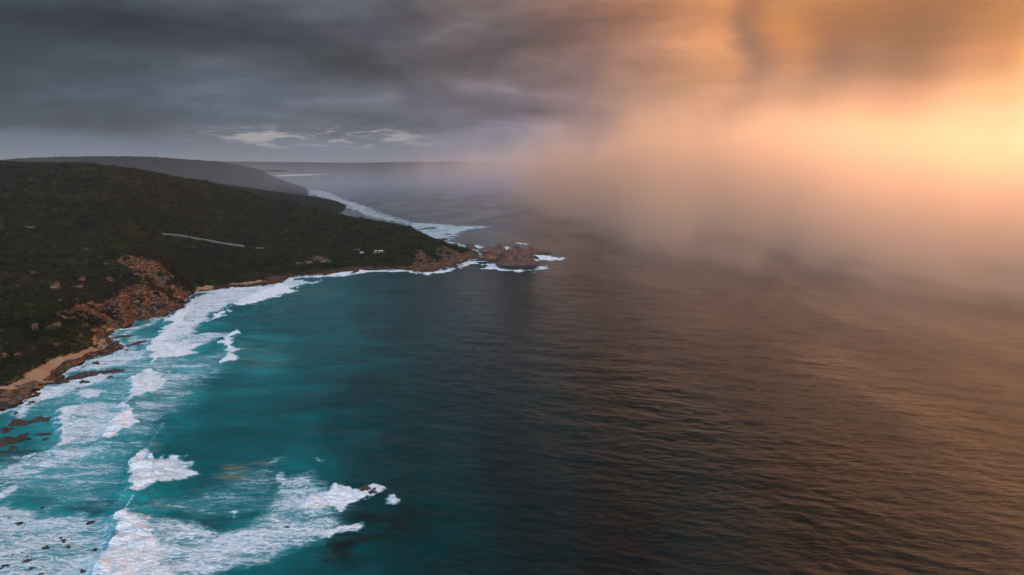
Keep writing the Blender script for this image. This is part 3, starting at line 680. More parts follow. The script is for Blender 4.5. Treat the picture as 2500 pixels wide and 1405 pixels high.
# ------------------------------------------------------------------ low scrub on the headland (ground cover nobody could count)
def blob_mesh(name, C, Rad, Hh, mat, seed, shade=None, nseg=6):
    """many small ragged domes in one mesh: C (n,3) centres, Rad (n,), Hh (n,)."""
    rg = np.random.default_rng(seed); n = len(C)
    ang = (np.arange(nseg) / nseg * 2 * pi)[None] + rg.uniform(0, 6.28, (n, 1))
    V = []
    for lvl, (rr, hh) in enumerate([(1.0, -0.25), (0.95, 0.45), (0.45, 0.95)]):
        jr = rg.uniform(0.65, 1.3, (n, nseg)) * rr * Rad[:, None]; jh = (hh + rg.uniform(-0.2, 0.2, (n, nseg))) * Hh[:, None]
        V.append(np.stack([C[:, 0:1] + jr * np.cos(ang + lvl * 0.4), C[:, 1:2] + jr * np.sin(ang + lvl * 0.4), C[:, 2:3] + jh], -1))
    top = C + np.stack([rg.uniform(-.3, .3, n) * Rad, rg.uniform(-.3, .3, n) * Rad, Hh * rg.uniform(0.85, 1.2, n)], -1)
    V = np.concatenate([np.concatenate(V, 1), top[:, None]], 1)   # n, 3*nseg+1, 3
    k = 3 * nseg + 1; F = []
    for l in range(2):
        for i in range(nseg):
            j = (i + 1) % nseg; a, b, c, d = l * nseg + i, l * nseg + j, (l + 1) * nseg + j, (l + 1) * nseg + i
            F += [(a, b, c), (a, c, d)]
    for i in range(nseg):
        F.append((2 * nseg + i, 2 * nseg + (i + 1) % nseg, 3 * nseg))
    F = np.array(F)[None] + (np.arange(n) * k)[:, None, None]
    return mesh_obj(name, V.reshape(-1, 3), F.reshape(-1, 3), mat, smooth=False, attrs={'tone': np.repeat(shade if shade is not None else rg.uniform(0, 1, n), k)})

def mat_scrub():
    m, n = new_mat("scrub_leaves")
    pos = n.add('ShaderNodeNewGeometry').outputs['Position']
    t = n.add('ShaderNodeAttribute', attribute_name='tone').outputs['Fac']
    col = n.ramp(t, [(0.0, (0.005, 0.005, 0.002)), (0.45, (0.012, 0.0112, 0.0045)), (0.75, (0.018, 0.020, 0.006)), (0.9, (0.036, 0.027, 0.014)), (1.0, (0.070, 0.052, 0.034))])
    col = n.mix(n.sm(n.noise(pos, 0.011, 5.0, 0.6), 0.5, 0.62), col, n.mix(1.0, col, (0.80, 1.12, 0.65), 'MULTIPLY'))
    col = n.mix(n.sm(n.noise(n.mapping(pos, loc=(300, 90, 0)), 0.016, 5.0, 0.65), 0.52, 0.64), col, n.mix(1.0, col, (1.55, 1.3, 1.1), 'MULTIPLY'))
    col = n.mix(n.sm(n.noise(n.mapping(pos, loc=(700, 0, 0)), 0.03, 5.0, 0.65), 0.48, 0.36), col, n.mix(1.0, col, (0.45, 0.5, 0.5), 'MULTIPLY'))
    col = n.mix(1.0, col, n.mix(n.noise(pos, 2.5, 3.0), (0.5, 0.5, 0.5), (1.5, 1.5, 1.5)), 'MULTIPLY')
    p = n.add('ShaderNodeBsdfPrincipled', {'Base Color': col, 'Roughness': 0.9, 'Specular IOR Level': 0.1})
    n.add('ShaderNodeOutputMaterial', {0: p.outputs[0]})
    return m
M_SCRUB = mat_scrub()
rg = np.random.default_rng(5)
ok = (LZ > 2.2) & ((LROCK < 0.35) | ((LZ > 5) & (fbm(LX / 11, LY / 11, 3, 111) > 0.28))) & (LSAND < 0.2) & (LPX > -260) & (RR[:1, :1] * 0 + np.hypot(LX, LY) < 1700)
TRACK_PX = [(385,572),(410,574),(440,577),(462,581),(500,588),(540,595),(570,600),(600,604)]
ok &= line_d(LPX, LPY, TRACK_PX) > 2.2
ok &= line_d(LPX, LPY, [(880,620),(935,617.5)]) > 2.5
ii, jj = np.nonzero(ok)
w_ = np.ones(len(ii)); clump = fbm(LX[ii, jj] / 26, LY[ii, jj] / 26, 3, 101)
w_ = np.exp(1.6 * clump)
sel = rg.choice(len(ii), size=min(90000, len(ii)), replace=False, p=w_ / w_.sum())
ii, jj = ii[sel], jj[sel]
C = np.stack([LX[ii, jj], LY[ii, jj], LZ[ii, jj]], -1)
d_ = np.hypot(C[:, 0], C[:, 1])
C[:, 0] += rg.normal(0, 0.8, len(C)) ; C[:, 1] += rg.normal(0, 0.8, len(C))
rad = (0.40 + d_ / 850.0) * np.exp(rg.normal(0, 0.35, len(C))); rad = np.minimum(rad, 4.0)
tone = np.clip(rg.beta(2, 3, len(C)) + 0.22 * LGREEN[ii, jj] + 0.15 * clump[sel], 0, 1)
scrub = blob_mesh("scrub", C, rad, rad * rg.uniform(0.25, 0.6, len(C)), M_SCRUB, 6, tone)
tag(scrub, "low dark green coastal scrub covering the headland", "scrub", kind='stuff')
# larger dark thickets: one ragged crown each would be lost in the mass, so they thicken the same cover
ii2 = rg.choice(len(C), 2500, replace=False)
C2 = C[ii2]; r2 = rad[ii2] * 1.5
tag(blob_mesh("thicket", C2, r2, r2 * 0.55, M_SCRUB, 8, np.clip(rg.uniform(0, 0.35, 2500), 0, 1), 8), "taller dark thicket scattered through the coastal scrub", "thicket", kind='stuff')
# the wooded crest of the far ridge
hp = []
hx = np.arange(-30, 700, 1.1)
ty = np.interp(hx, [-30, 0, 60, 150, 300, 380, 460, 524, 580, 640], [393, 392, 388, 384, 383, 385, 391, 395, 404, 417])
for a, b in zip(hx, ty):
    if rg.uniform() < 0.75:
        x, y, z = unproj_Y(a, b, 3600 + rg.uniform(-50, 20)); hp.append((x, y, z - 3.0, 2.2 + 3.2 * rg.uniform() ** 2))
hp = np.array(hp)
tag(blob_mesh("treeline", hp[:, :3], hp[:, 3], hp[:, 3] * 1.25 + 1.5, M_SCRUB, 9), "thin line of bushy trees along the crest of the hazy far ridge", "treeline", kind='stuff')

# ------------------------------------------------------------------ rocks
def ico(sub):
    bm = bmesh.new(); bmesh.ops.create_icosphere(bm, subdivisions=sub, radius=1.0)
    V = np.array([v.co[:] for v in bm.verts]); F = np.array([[v.index for v in f.verts] for f in bm.faces]); bm.free()
    return V, F
ICO = {s: ico(s) for s in (2, 3, 4, 5)}

def n3(V, s, seed):
    return (pn(V[:, 0] * s + 3.1, V[:, 1] * s + V[:, 2] * s * 0.7, seed) + pn(V[:, 1] * s, V[:, 2] * s - V[:, 0] * s * 0.5, seed + 1) + pn(V[:, 2] * s + 7, V[:, 0] * s + 0.3 * V[:, 1] * s, seed + 2)) / 1.7

def boulder(sx, sy, sz, seed, sub=3, planes=16, rough=0.12):
    """a broken block: many cut planes, then weathered."""
    r_ = np.random.default_rng(seed); V, F = ICO[sub]
    N = r_.normal(size=(planes, 3)); N /= np.linalg.norm(N, axis=1)[:, None]; dd = r_.uniform(0.62, 1.0, planes)
    q_ = V @ N.T; rr = np.where(q_ > 0.05, dd[None] / np.maximum(q_, 0.05), 9).min(1); rr = np.minimum(rr, 1.25)
    rr = rr * (1 + rough * n3(V, 1.7, seed) + rough * 0.5 * n3(V, 4.5, seed + 3) + rough * 0.25 * n3(V, 11, seed + 6))
    return V * rr[:, None] * np.array([sx, sy, sz]), F

def rock_from(name, parts, mat, smooth=False):
    Vs, Fs, k = [], [], 0
    for V, F in parts:
        Vs.append(V); Fs.append(F + k); k += len(V)
    V = np.concatenate(Vs); F = np.concatenate(Fs)
    c = np.array([V[:, 0].mean(), V[:, 1].mean(), 0.0])
    o = mesh_obj(name, V - c, F, mat, smooth=smooth); o.location = c
    return o

def reef_px(poly, wpx, hgt, mat, label, seed, cat="rock", name="reef_rock", group=None, base=0.0, dens=1.0, sub=3):
    """a ridge of jointed rock that follows photo points on the water."""
    r_ = np.random.default_rng(seed); P = np.array([unproj(a, b, base) for a, b in poly]); 
    segs = np.hypot(*(P[1:] - P[:-1]).T) if len(P) > 1 else np.array([0.0]); L = segs.sum()
    Ymean = P[:, 1].mean(); wd = wpx / FPX * Ymean * 1.08
    n = max(1, int(dens * (L / (wd * 0.55) + 1)))
    parts = []
    for k in range(n):
        t = (k + 0.5) / n * L if L > 0 else 0.0
        cum = np.concatenate([[0], np.cumsum(segs)]); x = np.interp(t, cum, P[:, 0]) if L > 0 else P[0, 0]; y = np.interp(t, cum, P[:, 1]) if L > 0 else P[0, 1]
        e = 0.55 + 0.45 * math.sin(pi * (k + 0.7) / (n + 0.4)) if n > 2 else 1.0
        for j in range(2 if n > 2 else 1):
            s = wd * 0.5 * e * r_.uniform(0.75, 1.2)
            V, F = boulder(s * r_.uniform(1.0, 1.6), s * r_.uniform(0.8, 1.4), hgt * e * r_.uniform(0.7, 1.15), seed * 97 + k * 7 + j, sub)
            a = r_.uniform(-0.5, 0.5); ca_, sa_ = cos(a), sin(a)
            V = np.stack([V[:, 0] * ca_ - V[:, 1] * sa_, V[:, 0] * sa_ + V[:, 1] * ca_, V[:, 2]], 1)
            parts.append((V + np.array([x + r_.normal(0, wd * 0.13), y + r_.normal(0, wd * 0.25), base - 0.15 * hgt]), F))
    o = rock_from(name, parts, mat)
    return tag(o, label, cat, group)

# --- the big sea stack off the point: steep right face, long left shoulder, cracked and ledged
def sea_stack(name, pxl, pxr, pyb, pyt, prof, label, seed, mat, depth_ratio=0.8, nz=46, na=110, tilt=0.0):
    """prof: list of (height fraction, left edge px fraction, right edge px fraction)."""
    xl, yl = unproj(pxl, pyb); xr_, yr_ = unproj(pxr, pyb); Yc = float((yl + yr_) / 2); wdt = float(xr_ - xl)
    x0 = float(xl); y0 = Yc + wdt * depth_ratio * 0.5
    zt = unproj_Y((pxl + pxr) / 2, pyt, y0)[2]
    hs = np.linspace(-0.12, 1.0, nz); rings = []
    hf = [p[0] for p in prof]; lf = [p[1] for p in prof]; rf = [p[2] for p in prof]
    th = np.arange(na) / na * 2 * pi
    for h in hs:
        l = np.interp(h, hf, lf); r = np.interp(h, hf, rf); cx = (l + r) / 2 * wdt; hw = (r - l) / 2 * wdt
        sq = (np.abs(np.cos(th)) ** 3 + np.abs(np.sin(th)) ** 3) ** (-1 / 3.0)
        X = cx + hw * sq * np.cos(th) * 0.97; Y = hw * depth_ratio * sq * np.sin(th)
        rings.append(np.stack([X, Y, np.full(na, h * zt)], 1))
    V = np.array(rings)
    V2 = V.reshape(-1, 3); s = wdt / 50.0
    cx = V2[:, 0] - np.repeat([(np.interp(h, hf, lf) + np.interp(h, hf, rf)) / 2 * wdt for h in hs], na)
    rad_ = np.hypot(cx, V2[:, 1]) + 1e-6; thr_ = np.arctan2(V2[:, 1], cx)
    arc = thr_ * 8.0
    crack = np.abs(pn(arc * 0.55 + 0.06 * V2[:, 2] / s, V2[:, 2] / (22 * s), seed)) ; crack2 = np.abs(pn(arc * 1.6 + 0.2 * V2[:, 2] / s, V2[:, 2] / (9 * s), seed + 1))
    ledge = pn(V2[:, 2] / (3.0 * s) + 0.3 * thr_, arc * 0.16, seed + 2); fine = fbm(arc * 1.3, V2[:, 2] / (1.6 * s), 3, seed + 3)
    d = s * (2.0 * (np.minimum(crack, 0.3) - 0.22) + 1.1 * (np.minimum(crack2, 0.3) - 0.2) + 0.6 * ledge + 0.6 * fine + 1.4 * fbm(arc * 0.3, V2[:, 2] / (12 * s), 2, seed + 9))
    f = 1 + d / np.maximum(rad_, 4 * s)
    V2[:, 0] += cx * (f - 1); V2[:, 1] *= f
    top = np.repeat(hs > 0.55, na); V2[:, 2] += s * np.where(top, 0.9 * fbm(V2[:, 0] / (5 * s), V2[:, 1] / (5 * s), 3, seed + 6), 0.35 * fine)
    F = [tuple(f_) for f_ in grid_faces(nz, na, wrap=True)]
    # cap: shrinking rings over an uneven crown
    base = (nz - 1) * na; allV = [V2]; ctr = V2[base:base + na].mean(0); k = nz * na
    last = base
    for q_ in (0.8, 0.55, 0.3, 0.1):
        ring = ctr + (V2[base:base + na] - ctr) * np.array([q_, q_, 1]); ring[:, 2] += s * (1.1 * fbm(ring[:, 0] / (4 * s), ring[:, 1] / (4 * s), 3, seed + 7) + 1.5 * (1 - q_))
        allV.append(ring); F += [(last + i, last + (i + 1) % na, k + (i + 1) % na, k + i) for i in range(na)]; last = k; k += na
    F.append(tuple(last + i for i in range(na)))
    V2 = np.concatenate(allV)
    o = mesh_obj(name, V2, F, mat, smooth=False); o.location = (x0, y0, 0)
    return tag(o, label, "sea stack")

sea_stack("sea_stack", 1206, 1311, 652, 605, [(-0.12, -0.02, 1.02), (0.0, 0.02, 1.0), (0.10, 0.05, 0.985), (0.25, 0.12, 0.95), (0.5, 0.20, 0.90), (0.7, 0.25, 0.83), (0.85, 0.31, 0.78), (0.93, 0.36, 0.72), (1.0, 0.42, 0.68)],
          "large steep reddish brown rock standing in the sea off the tip of the headland", 301, M_STACK, 0.75)
sea_stack("sea_stack", 1196, 1240, 622, 597, [(-0.12, -0.05, 1.05), (0, 0.0, 1.0), (0.4, 0.14, 0.93), (0.7, 0.28, 0.8), (0.9, 0.42, 0.7), (1.0, 0.5, 0.62)],
          "brown pointed rock just behind and left of the large sea stack", 311, M_STACK, 0.7, 26, 60)
sea_stack("sea_stack", 1172, 1212, 618, 603, [(-0.12, -0.05, 1.05), (0, 0.0, 1.0), (0.5, 0.18, 0.85), (0.9, 0.38, 0.66), (1.0, 0.45, 0.6)],
          "low brown hump of rock behind the channel, left of the pointed rock", 321, M_STACK, 0.7, 22, 50)
sea_stack("sea_stack", 1133, 1164, 608, 596, [(-0.12, -0.05, 1.05), (0, 0.0, 1.0), (0.5, 0.15, 0.85), (0.9, 0.3, 0.7), (1.0, 0.4, 0.6)],
          "small rounded brown rock in the white water behind the headland tip", 331, M_STACK, 0.8, 22, 50)
sea_stack("sea_stack", 1280, 1345, 622, 602, [(-0.12, -0.05, 1.05), (0, 0.0, 1.0), (0.3, 0.05, 0.75), (0.6, 0.1, 0.5), (0.9, 0.15, 0.35), (1.0, 0.2, 0.3)],
          "mist softened rock trailing off to the right behind the large sea stack", 341, M_STACK, 0.5, 22, 60)
for i, (pts, wpx, hh, lab) in enumerate([
    ([(1165,631),(1200,633),(1225,632)], 26, 7.0, "low brown saddle of rock joining the headland tip to the large sea stack"),
    ([(1150,629),(1172,627)], 18, 4.0, "brown rock shelf at the very end of the headland point"),
    ([(1105,600),(1112,600)], 10, 5.0, "small dark rock knob on the back shore of the point"),
    ([(1068,588),(1086,586)], 14, 5.0, "dark rock in the surf on the far side of the headland"),
    ([(1020,561),(1050,558),(1070,559)], 10, 2.5, "long flat brown reef behind the headland near white surf"),
    ([(1090,573),(1098,572)], 9, 1.5, "thin dark reef streak in the wide far surf"),
    ([(1300,626),(1312,634)], 8, 2.5, "small dark rock at the right foot of the large sea stack"),
    ]):
    reef_px(pts, wpx, hh, M_STACK if i < 2 else M_ROCK, lab, 400 + i)
# --- reefs of the bay
REEFS = [
 ([(160,930),(185,922),(215,916),(240,914)], 26, 2.4, "broad inner end of the long dark reef below the sandy beach", None),
 ([(236,912),(262,909),(290,907),(303,906)], 13, 2.0, "thin tapering outer end of the long dark reef pointing out to sea", None),
 ([(198,932),(214,935)], 10, 1.2, "dark flat rock on the seaward flank of the long reef", None),
 ([(262,923),(276,919)], 6, 0.8, "narrow dark sliver of rock off the outer half of the long reef", None),
 ([(135,938),(150,934),(165,935)], 12, 1.3, "flat dark rock shelf at the right foot of the sandy beach", None),
 ([(38,1032),(60,1036)], 24, 2.4, "round brown rock at the left end of a pair off the lower beach", None),
 ([(70,1030),(95,1028),(122,1026)], 15, 1.8, "long whale backed brown rock beside the round one", None),
 ([(6,1048),(28,1047)], 16, 1.7, "brown rock at the left frame edge below the round rock", None),
 ([(6,1056),(22,1055)], 8, 0.9, "small low dark rock just under the brown rock at the left edge", None),
 ([(-30,1085),(-5,1085),(20,1082),(40,1078)], 34, 3.0, "large rust brown rock mass at the left frame edge", None),
 ([(25,1096),(42,1092)], 14, 1.6, "rust brown rock at the seaward corner of the large left rock mass", None),
 ([(-10,1106),(20,1103)], 8, 0.8, "thin black rock streak below the large left rock mass", None),
 ([(46,1068),(66,1062)], 10, 1.3, "dark rock with foam behind it right of the large left rock mass", None),
 ([(52,1073),(74,1073)], 6, 1.0, "flat dark rock just below the foamy dark rock", None),
 ([(84,1063),(102,1062),(128,1061)], 5, 0.8, "string of thin dark rock awash in a white streak", None),
 ([(109,1073),(115,1072)], 7, 0.8, "tiny black rock alone right of the flat dark rock", None),
 ([(33,1011),(44,1011)], 8, 1.2, "small dark oval rock in the foam above the round rock", None),
 ([(72,983),(86,983)], 10, 1.2, "dark split rock in the foam below the boulder point", None),
 ([(62,990),(76,988)], 5, 0.7, "thin black rock under the dark split rock", None),
 ([(276,826),(300,823),(322,820)], 11, 1.6, "dark reef finger nearest the gravel shore", None),
 ([(310,846),(330,842),(350,836),(366,832)], 12, 1.6, "long dark reef finger stretching to the breakers", None),
 ([(334,845),(352,842)], 6, 0.9, "low dark rock along the near side of the long reef finger", None),
 ([(305,857),(316,853)], 9, 1.3, "small brown rock in white water under the reef fingers", None),
 ([(325,873),(350,870)], 4, 0.7, "row of black rock tips awash beside the breaking wave", None),
 ([(225,887),(240,891)], 12, 1.3, "dark pointed rock below the rubble shore", None),
 ([(236,871),(258,868),(275,864)], 8, 1.1, "dark streaky rock ledge along the surf edge under the rubble", None),
 ([(245,893),(262,889)], 4, 0.6, "thin black rocks awash in the calm channel", None),
 ([(180,952),(192,949)], 6, 0.7, "small dark rock alone in the shallow water off the long reef", None),
 ([(308,793),(318,794)], 9, 1.2, "small dark rock in foam under the bluff", None),
 ([(327,797),(337,796)], 6, 0.9, "tiny dark rock to the right of the one under the bluff", None),
 ([(449,742),(456,738)], 8, 1.5, "black rock at the outer corner of the bluff", None),
 ([(452,730),(460,726)], 6, 1.2, "black rock in the white wash above the bluff corner", None),
 ([(470,722),(480,719)], 5, 1.0, "small black rock close to the pale cove beach", None),
 ([(650,686),(665,684),(678,682)], 22, 5.0, "dark rocky knob dividing the two beaches", None),
 ([(668,692),(684,697)], 9, 2.0, "dark flat rock where the long breaker starts", None),
 ([(862,666),(872,663)], 9, 2.5, "black rock in the surf below the far brown beach", None),
 ([(855,669),(866,668)], 5, 1.2, "low black ledge left of the black rock in the far surf", None),
 ([(890,660),(896,660)], 6, 1.5, "tiny black rock on the surf line right of the far ledge", None),
 ([(1030,660),(1050,659),(1072,656)], 12, 2.5, "dark rock platform at the foot of the headland cliffs", None),
 ([(1092,652),(1112,651)], 11, 2.2, "dark rounded platform at the corner before the channel", None),
 # islet
 ([(884,1199),(896,1200)], 18, 1.7, "main brown rock of the surf washed islet, wrapped in foam", None),
 ([(902,1208),(918,1208)], 16, 1.5, "tan rock on the seaward side of the islet", None),
 ([(892,1219),(896,1215)], 8, 1.0, "small reddish rock at the near end of the islet", None),
 ([(908,1194),(918,1197)], 7, 0.9, "low dark rock at the back right of the islet", None),
 ([(837,1194),(845,1193)], 8, 1.1, "small reddish brown rock at the left end of the islet foam", None),
 ([(831,1198),(834,1200)], 5, 0.8, "tiny dark rock left of the reddish brown one in the islet foam", None),
 ([(693,1289),(708,1289)], 5, 0.7, "tiny dark rock in the lacy foam left of the islet", None),
 # lower left foam field
 ([(212,1280),(228,1278)], 11, 1.1, "dark brown rock in the middle of the lower left foam field", None),
 ([(100,1244),(107,1240)], 7, 0.8, "black rock at the upper edge of the lower left foam field", None),
 ([(40,1280),(50,1281)], 10, 0.8, "half drowned grey rock in the upper left of the foam field", None),
 ([(22,1267),(28,1266)], 5, 0.5, "tiny dark rock tip above the half drowned grey rock", None),
 ([(150,1321),(159,1318)], 5, 0.6, "thin black slanting rock in the foam field, upper of a pair", None),
 ([(154,1325),(159,1324)], 5, 0.6, "small black rock right under the thin slanting one", None),
 ([(145,1315),(152,1314)], 3, 0.5, "faint black rock tip above the slanting pair", None),
 ([(107,1341),(117,1339)], 9, 1.0, "brown and black rock in the centre left of the foam field", None),
 ([(164,1335),(168,1340)], 6, 0.8, "black rock standing upright below the slanting pair", None),
 ([(28,1360),(31,1358)], 9, 1.1, "squat reddish rock near the left edge of the foam field", None),
 ([(8,1362),(20,1360)], 6, 0.8, "flat black rock left of the squat reddish one", None),
 ([(62,1363),(67,1362)], 6, 0.9, "small red brown rock above the double rocks", None),
 ([(65,1375),(75,1372)], 10, 1.1, "dark brown upper rock of the double rocks near the bottom", None),
 ([(74,1381),(80,1379)], 5, 0.8, "small black rock between the double rocks", None),
 ([(74,1391),(80,1390)], 11, 1.1, "squarish black lower rock of the double rocks near the bottom", None),
 ([(95,1406),(105,1402)], 9, 1.0, "black rock cut by the bottom frame edge", None),
 ([(200,1399),(202,1398)], 12, 1.2, "round black rock near the bottom, left of the big breaker", None),
 ([(54,1352),(58,1351)], 5, 0.6, "tiny olive rock right of the squat reddish one", None),
 ([(225,1346),(236,1344)], 8, 0.6, "dark rock barely awash just left of the big breaker", None),
 ([(0,1392),(20,1385)], 14, 0.9, "low dark rock shelf in the bottom left corner", None)]
for i, (pts, wpx, hh, lab, grp) in enumerate(REEFS):
    reef_px(pts, wpx, hh, M_ROCK, lab, 500 + i, sub=3)

# --- individual boulders of the shore, the bluff and the slopes
PROTO = []
for k in range(9):
    V, F = boulder(1, 0.85, 0.75, 900 + k, 2, 12, 0.10)
    PROTO.append((V, F))
proto_me = {}
def boulder_at(x, y, z, s, mat, label, group, k, rot, name="boulder"):
    key = (k, mat.name)
    if key not in proto_me:
        V, F = PROTO[k]; o = mesh_obj(name, V, F, mat, smooth=False); proto_me[key] = o.data
    else:
        o = bpy.data.objects.new(name, proto_me[key]); COL.objects.link(o)
    o.location = (x, y, z); o.scale = (s[0], s[1], s[2]); o.rotation_euler = (0, 0, rot)
    return tag(o, label, "boulder", group)
random.seed(4)
def scatter(polys_px, count, smin, smax, mat, label, group, sink=0.25, flat=0.8):
    done = 0; tries = 0
    allx = [p[0] for P in polys_px for p in P]; ally = [p[1] for P in polys_px for p in P]; X0, X1, Y0, Y1 = min(allx), max(allx), min(ally), max(ally)
    while done < count and tries < count * 30:
        tries += 1
        P = random.choice(polys_px); xs = [p[0] for p in P]; ys = [p[1] for p in P]
        a, b = random.uniform(min(xs), max(xs)), random.uniform(min(ys), max(ys))
        if poly_sd(np.array([a]), np.array([b]), P)[0] < 0: continue
        h = hit_land(a, b)
        if not h: continue
        s = smin * (smax / smin) ** (random.random() ** 1.6)
        boulder_at(h[0], h[1], h[2] + s * (0.3 - sink), (s * random.uniform(.9, 1.4), s * random.uniform(.8, 1.2), s * random.uniform(.6, 1.0) * flat), mat, ('large ' if s > smin * 1.9 else 'small ' if s < smin * 1.25 else '') + label.replace('small ', '') + (', left side' if a < X0 + (X1 - X0) / 3 else ', right side' if a > X0 + 2 * (X1 - X0) / 3 else ', middle') + (', high up' if b < Y0 + (Y1 - Y0) * 0.45 else ', low down'), group, random.randrange(9), random.uniform(0, 6.28))
        done += 1
scatter([ROCK_POLYS[0]], 95, 0.7, 2.6, M_ROCKO, "orange brown boulder on the lower face of the bluff", "boulders on the lower face of the bluff")
scatter([[(285,640),(345,632),(385,648),(405,662),(395,685),(345,680),(315,662)]], 42, 0.7, 2.6, M_ROCKO, "orange boulder among the crags along the bluff top", "boulders on top of the bluff")
scatter([[(0,965),(30,960),(90,955),(92,966),(60,975),(35,990),(-10,1000)], [(35,945),(90,938),(100,950),(60,955)]], 34, 1.3, 3.2, mat_rock("shore_rock", (0.022, 0.014, 0.010), (0.095, 0.050, 0.030), (0.20, 0.13, 0.085), 0.7), "brown boulder heaped on the point below the sandy beach", "boulders on the point at the left edge")
M_SHORE = bpy.data.materials["shore_rock"]
scatter([[(232,830),(262,792),(298,795),(280,812),(300,835),(300,852),(240,866),(205,882),(165,897),(150,905),(170,880),(220,862),(235,850)]], 60, 0.5, 1.5, M_SHORE, "small brown boulder in the rubble strip between scrub and surf", "boulders in the rubble strip above the surf")
scatter([[(440,700),(470,712),(455,735),(425,720)]], 20, 0.9, 2.2, M_SHORE, "grey brown boulder at the bluff foot beside the cove", "boulders at the foot of the bluff beside the cove")
for (a, b, s, mt, lab) in [(85,797,3.4,M_ROCKO,"pale orange lone boulder in the scrub, left of three slope outcrops"),(138,796,3.6,M_ROCKO,"orange outcrop block in the scrub with a lichen yellow foot"),
    (122,798,2.4,M_ROCKO,"smaller outcrop block just left of the lichen footed one"),(208,796,2.4,M_ROCKO,"small pinkish outcrop boulder at the scrub edge above the beach"),
    (142,843,2.2,M_ROCKO,"orange boulder in the scrub above the long beach"),(40,870,2.4,M_ROCKO,"pinkish boulder in the scrub near the left edge"),(52,872,2.0,M_ROCKO,"orange boulder right beside the pinkish one near the left edge"),
    (12,872,2.6,M_ROCKO,"orange boulder at the left frame edge on the scrub slope"),(199,687,4.2,M_ROCKO,"red boulder pair upper block on the dark slope"),(195,704,4.4,M_ROCKO,"red boulder pair lower block on the dark slope"),
    (260,648,4.0,M_ROCKO,"lone bright orange boulder on the dark slope left of the bluff top"),(211,610,4.0,M_PALE,"small whitish bare rock patch high on the dark slope"),(132,706,4.2,M_PALE,"pale grey boulder on the dark slope left of the red pair"),
    (268,684,3.6,M_ROCKO,"narrow red boulder on the dark slope between red pair and bluff"),(419,677,3.6,M_PALE,"smooth pinkish boulder just right of the bluff top"),(187,733,3.0,M_ROCKO,"dull red boulder low on the dark slope left of the bluff face"),
    (218,746,3.0,M_ROCKO,"yellow orange boulder at the left margin of the bluff face"),(146,737,3.0,M_PALE,"tan boulder in the mixed rubble left of the bluff"),(22,620,3.0,M_PALE,"faint pale boulder far up the slope near the left edge"),
    (333,744,5.2,M_ROCKO,"largest smooth orange boulder in the middle of the bluff face")]:
    h = hit_land(a, b)
    if h: boulder_at(h[0], h[1], h[2] + 0.1 * s, (s * 0.62, s * 0.6, s * 0.45), mt, lab, None, random.randrange(9), random.uniform(0, 6.28))
# limestone rim near the car park, and the orange crags of the point
scatter([[(720,646),(745,640),(770,628),(792,626),(812,638),(800,646),(770,644),(745,650)]], 30, 1.4, 3.0, M_PALE, "tan rock in the crumbly rim above the far brown beach", "rocks in the rim above the far beach")
scatter([[(1096,612),(1108,611),(1126,620),(1130,628),(1112,622)]], 14, 1.6, 3.4, M_ROCKO, "bright orange rock on the crest near the headland tip", "bright orange rocks near the headland tip")
scatter([[(1015,615),(1025,612),(1040,628),(1052,648),(1020,650)], [(1075,630),(1130,628),(1150,632),(1100,645),(1080,640)]], 40, 1.5, 4.0, M_STACK, "reddish brown crag on the cliffs of the headland tip", "crags on the cliffs of the headland tip")

# ------------------------------------------------------------------ track, car park and cars
def ribbon(name, pts, width, mat, label, lift=0.8):
    P = []
    for a, b in pts:
        h = hit_land(a, b); P.append(h)
    Q = []
    for (p, q_) in zip(P[:-1], P[1:]):
        L = math.hypot(q_[0] - p[0], q_[1] - p[1]); k = max(2, int(L / 4))
        for t in range(k): Q.append((p[0] + (q_[0] - p[0]) * t / k, p[1] + (q_[1] - p[1]) * t / k))
    Q.append(P[-1][:2]); Q = np.array(Q)
    for _ in range(6): Q[1:-1] = (Q[:-2] + 2 * Q[1:-1] + Q[2:]) / 4
    T = np.gradient(Q, axis=0); T /= np.linalg.norm(T, axis=1)[:, None]; N = np.stack([-T[:, 1], T[:, 0]], 1)
    V = []; 
    for o_ in (-1, -0.5, 0, 0.5, 1):
        q2 = Q + N * width * 0.5 * o_
        V.append([(x, y, 0) for x, y in q2])
    V = np.array(V); zc = np.array([max(land_z(x, y) for x, y in V[:, i, :2]) for i in range(V.shape[1])])
    for _ in range(3): zc[1:-1] = np.maximum(zc[1:-1], (zc[:-2] + zc[2:]) / 2)
    V[:, :, 2] = zc[None] + lift
    skirt0 = V[0].copy(); skirt0[:, 2] -= 4; skirt1 = V[-1].copy(); skirt1[:, 2] -= 4
    V = np.concatenate([skirt0[None], V, skirt1[None]])
    o = mesh_obj(name, V.reshape(-1, 3), grid_faces(V.shape[0], V.shape[1]), mat)
    return tag(o, label, "track", kind='structure')
ribbon("road", [(394,573),(410,574),(440,577),(462,581)], 2.6, M_ROAD, "pale gravel track crossing the scrub slope, short upper piece", 1.6)
ribbon("road", [(465,581),(500,588),(540,595),(570,600),(597,604)], 2.6, M_ROAD, "pale gravel track running down across the scrub slope", 1.6)
ribbon("path", [(62,557),(90,559),(100,560)], 2.4, M_ROAD, "faint pale piece of track far left on the slope", 1.6)
ribbon("path", [(626,608),(645,609)], 2.4, M_ROAD, "last short visible piece of the track", 1.6)
ribbon("parking_area", [(866,612),(880,612)], 5.0, M_CARPARK, "bare reddish gravel patch beside the parked cars", 1.2)

M_PAINT = mat_plain("white_car_paint", (0.78, 0.78, 0.77), 0.35, 0.03)
M_PAINT2 = mat_plain("grey_car_paint", (0.34, 0.35, 0.36), 0.35, 0.03)
M_GLASS = mat_plain("car_window", (0.02, 0.025, 0.03), 0.08, 0.1)
M_TYRE = mat_plain("tyre_rubber", (0.02, 0.02, 0.02), 0.8, 0.2)

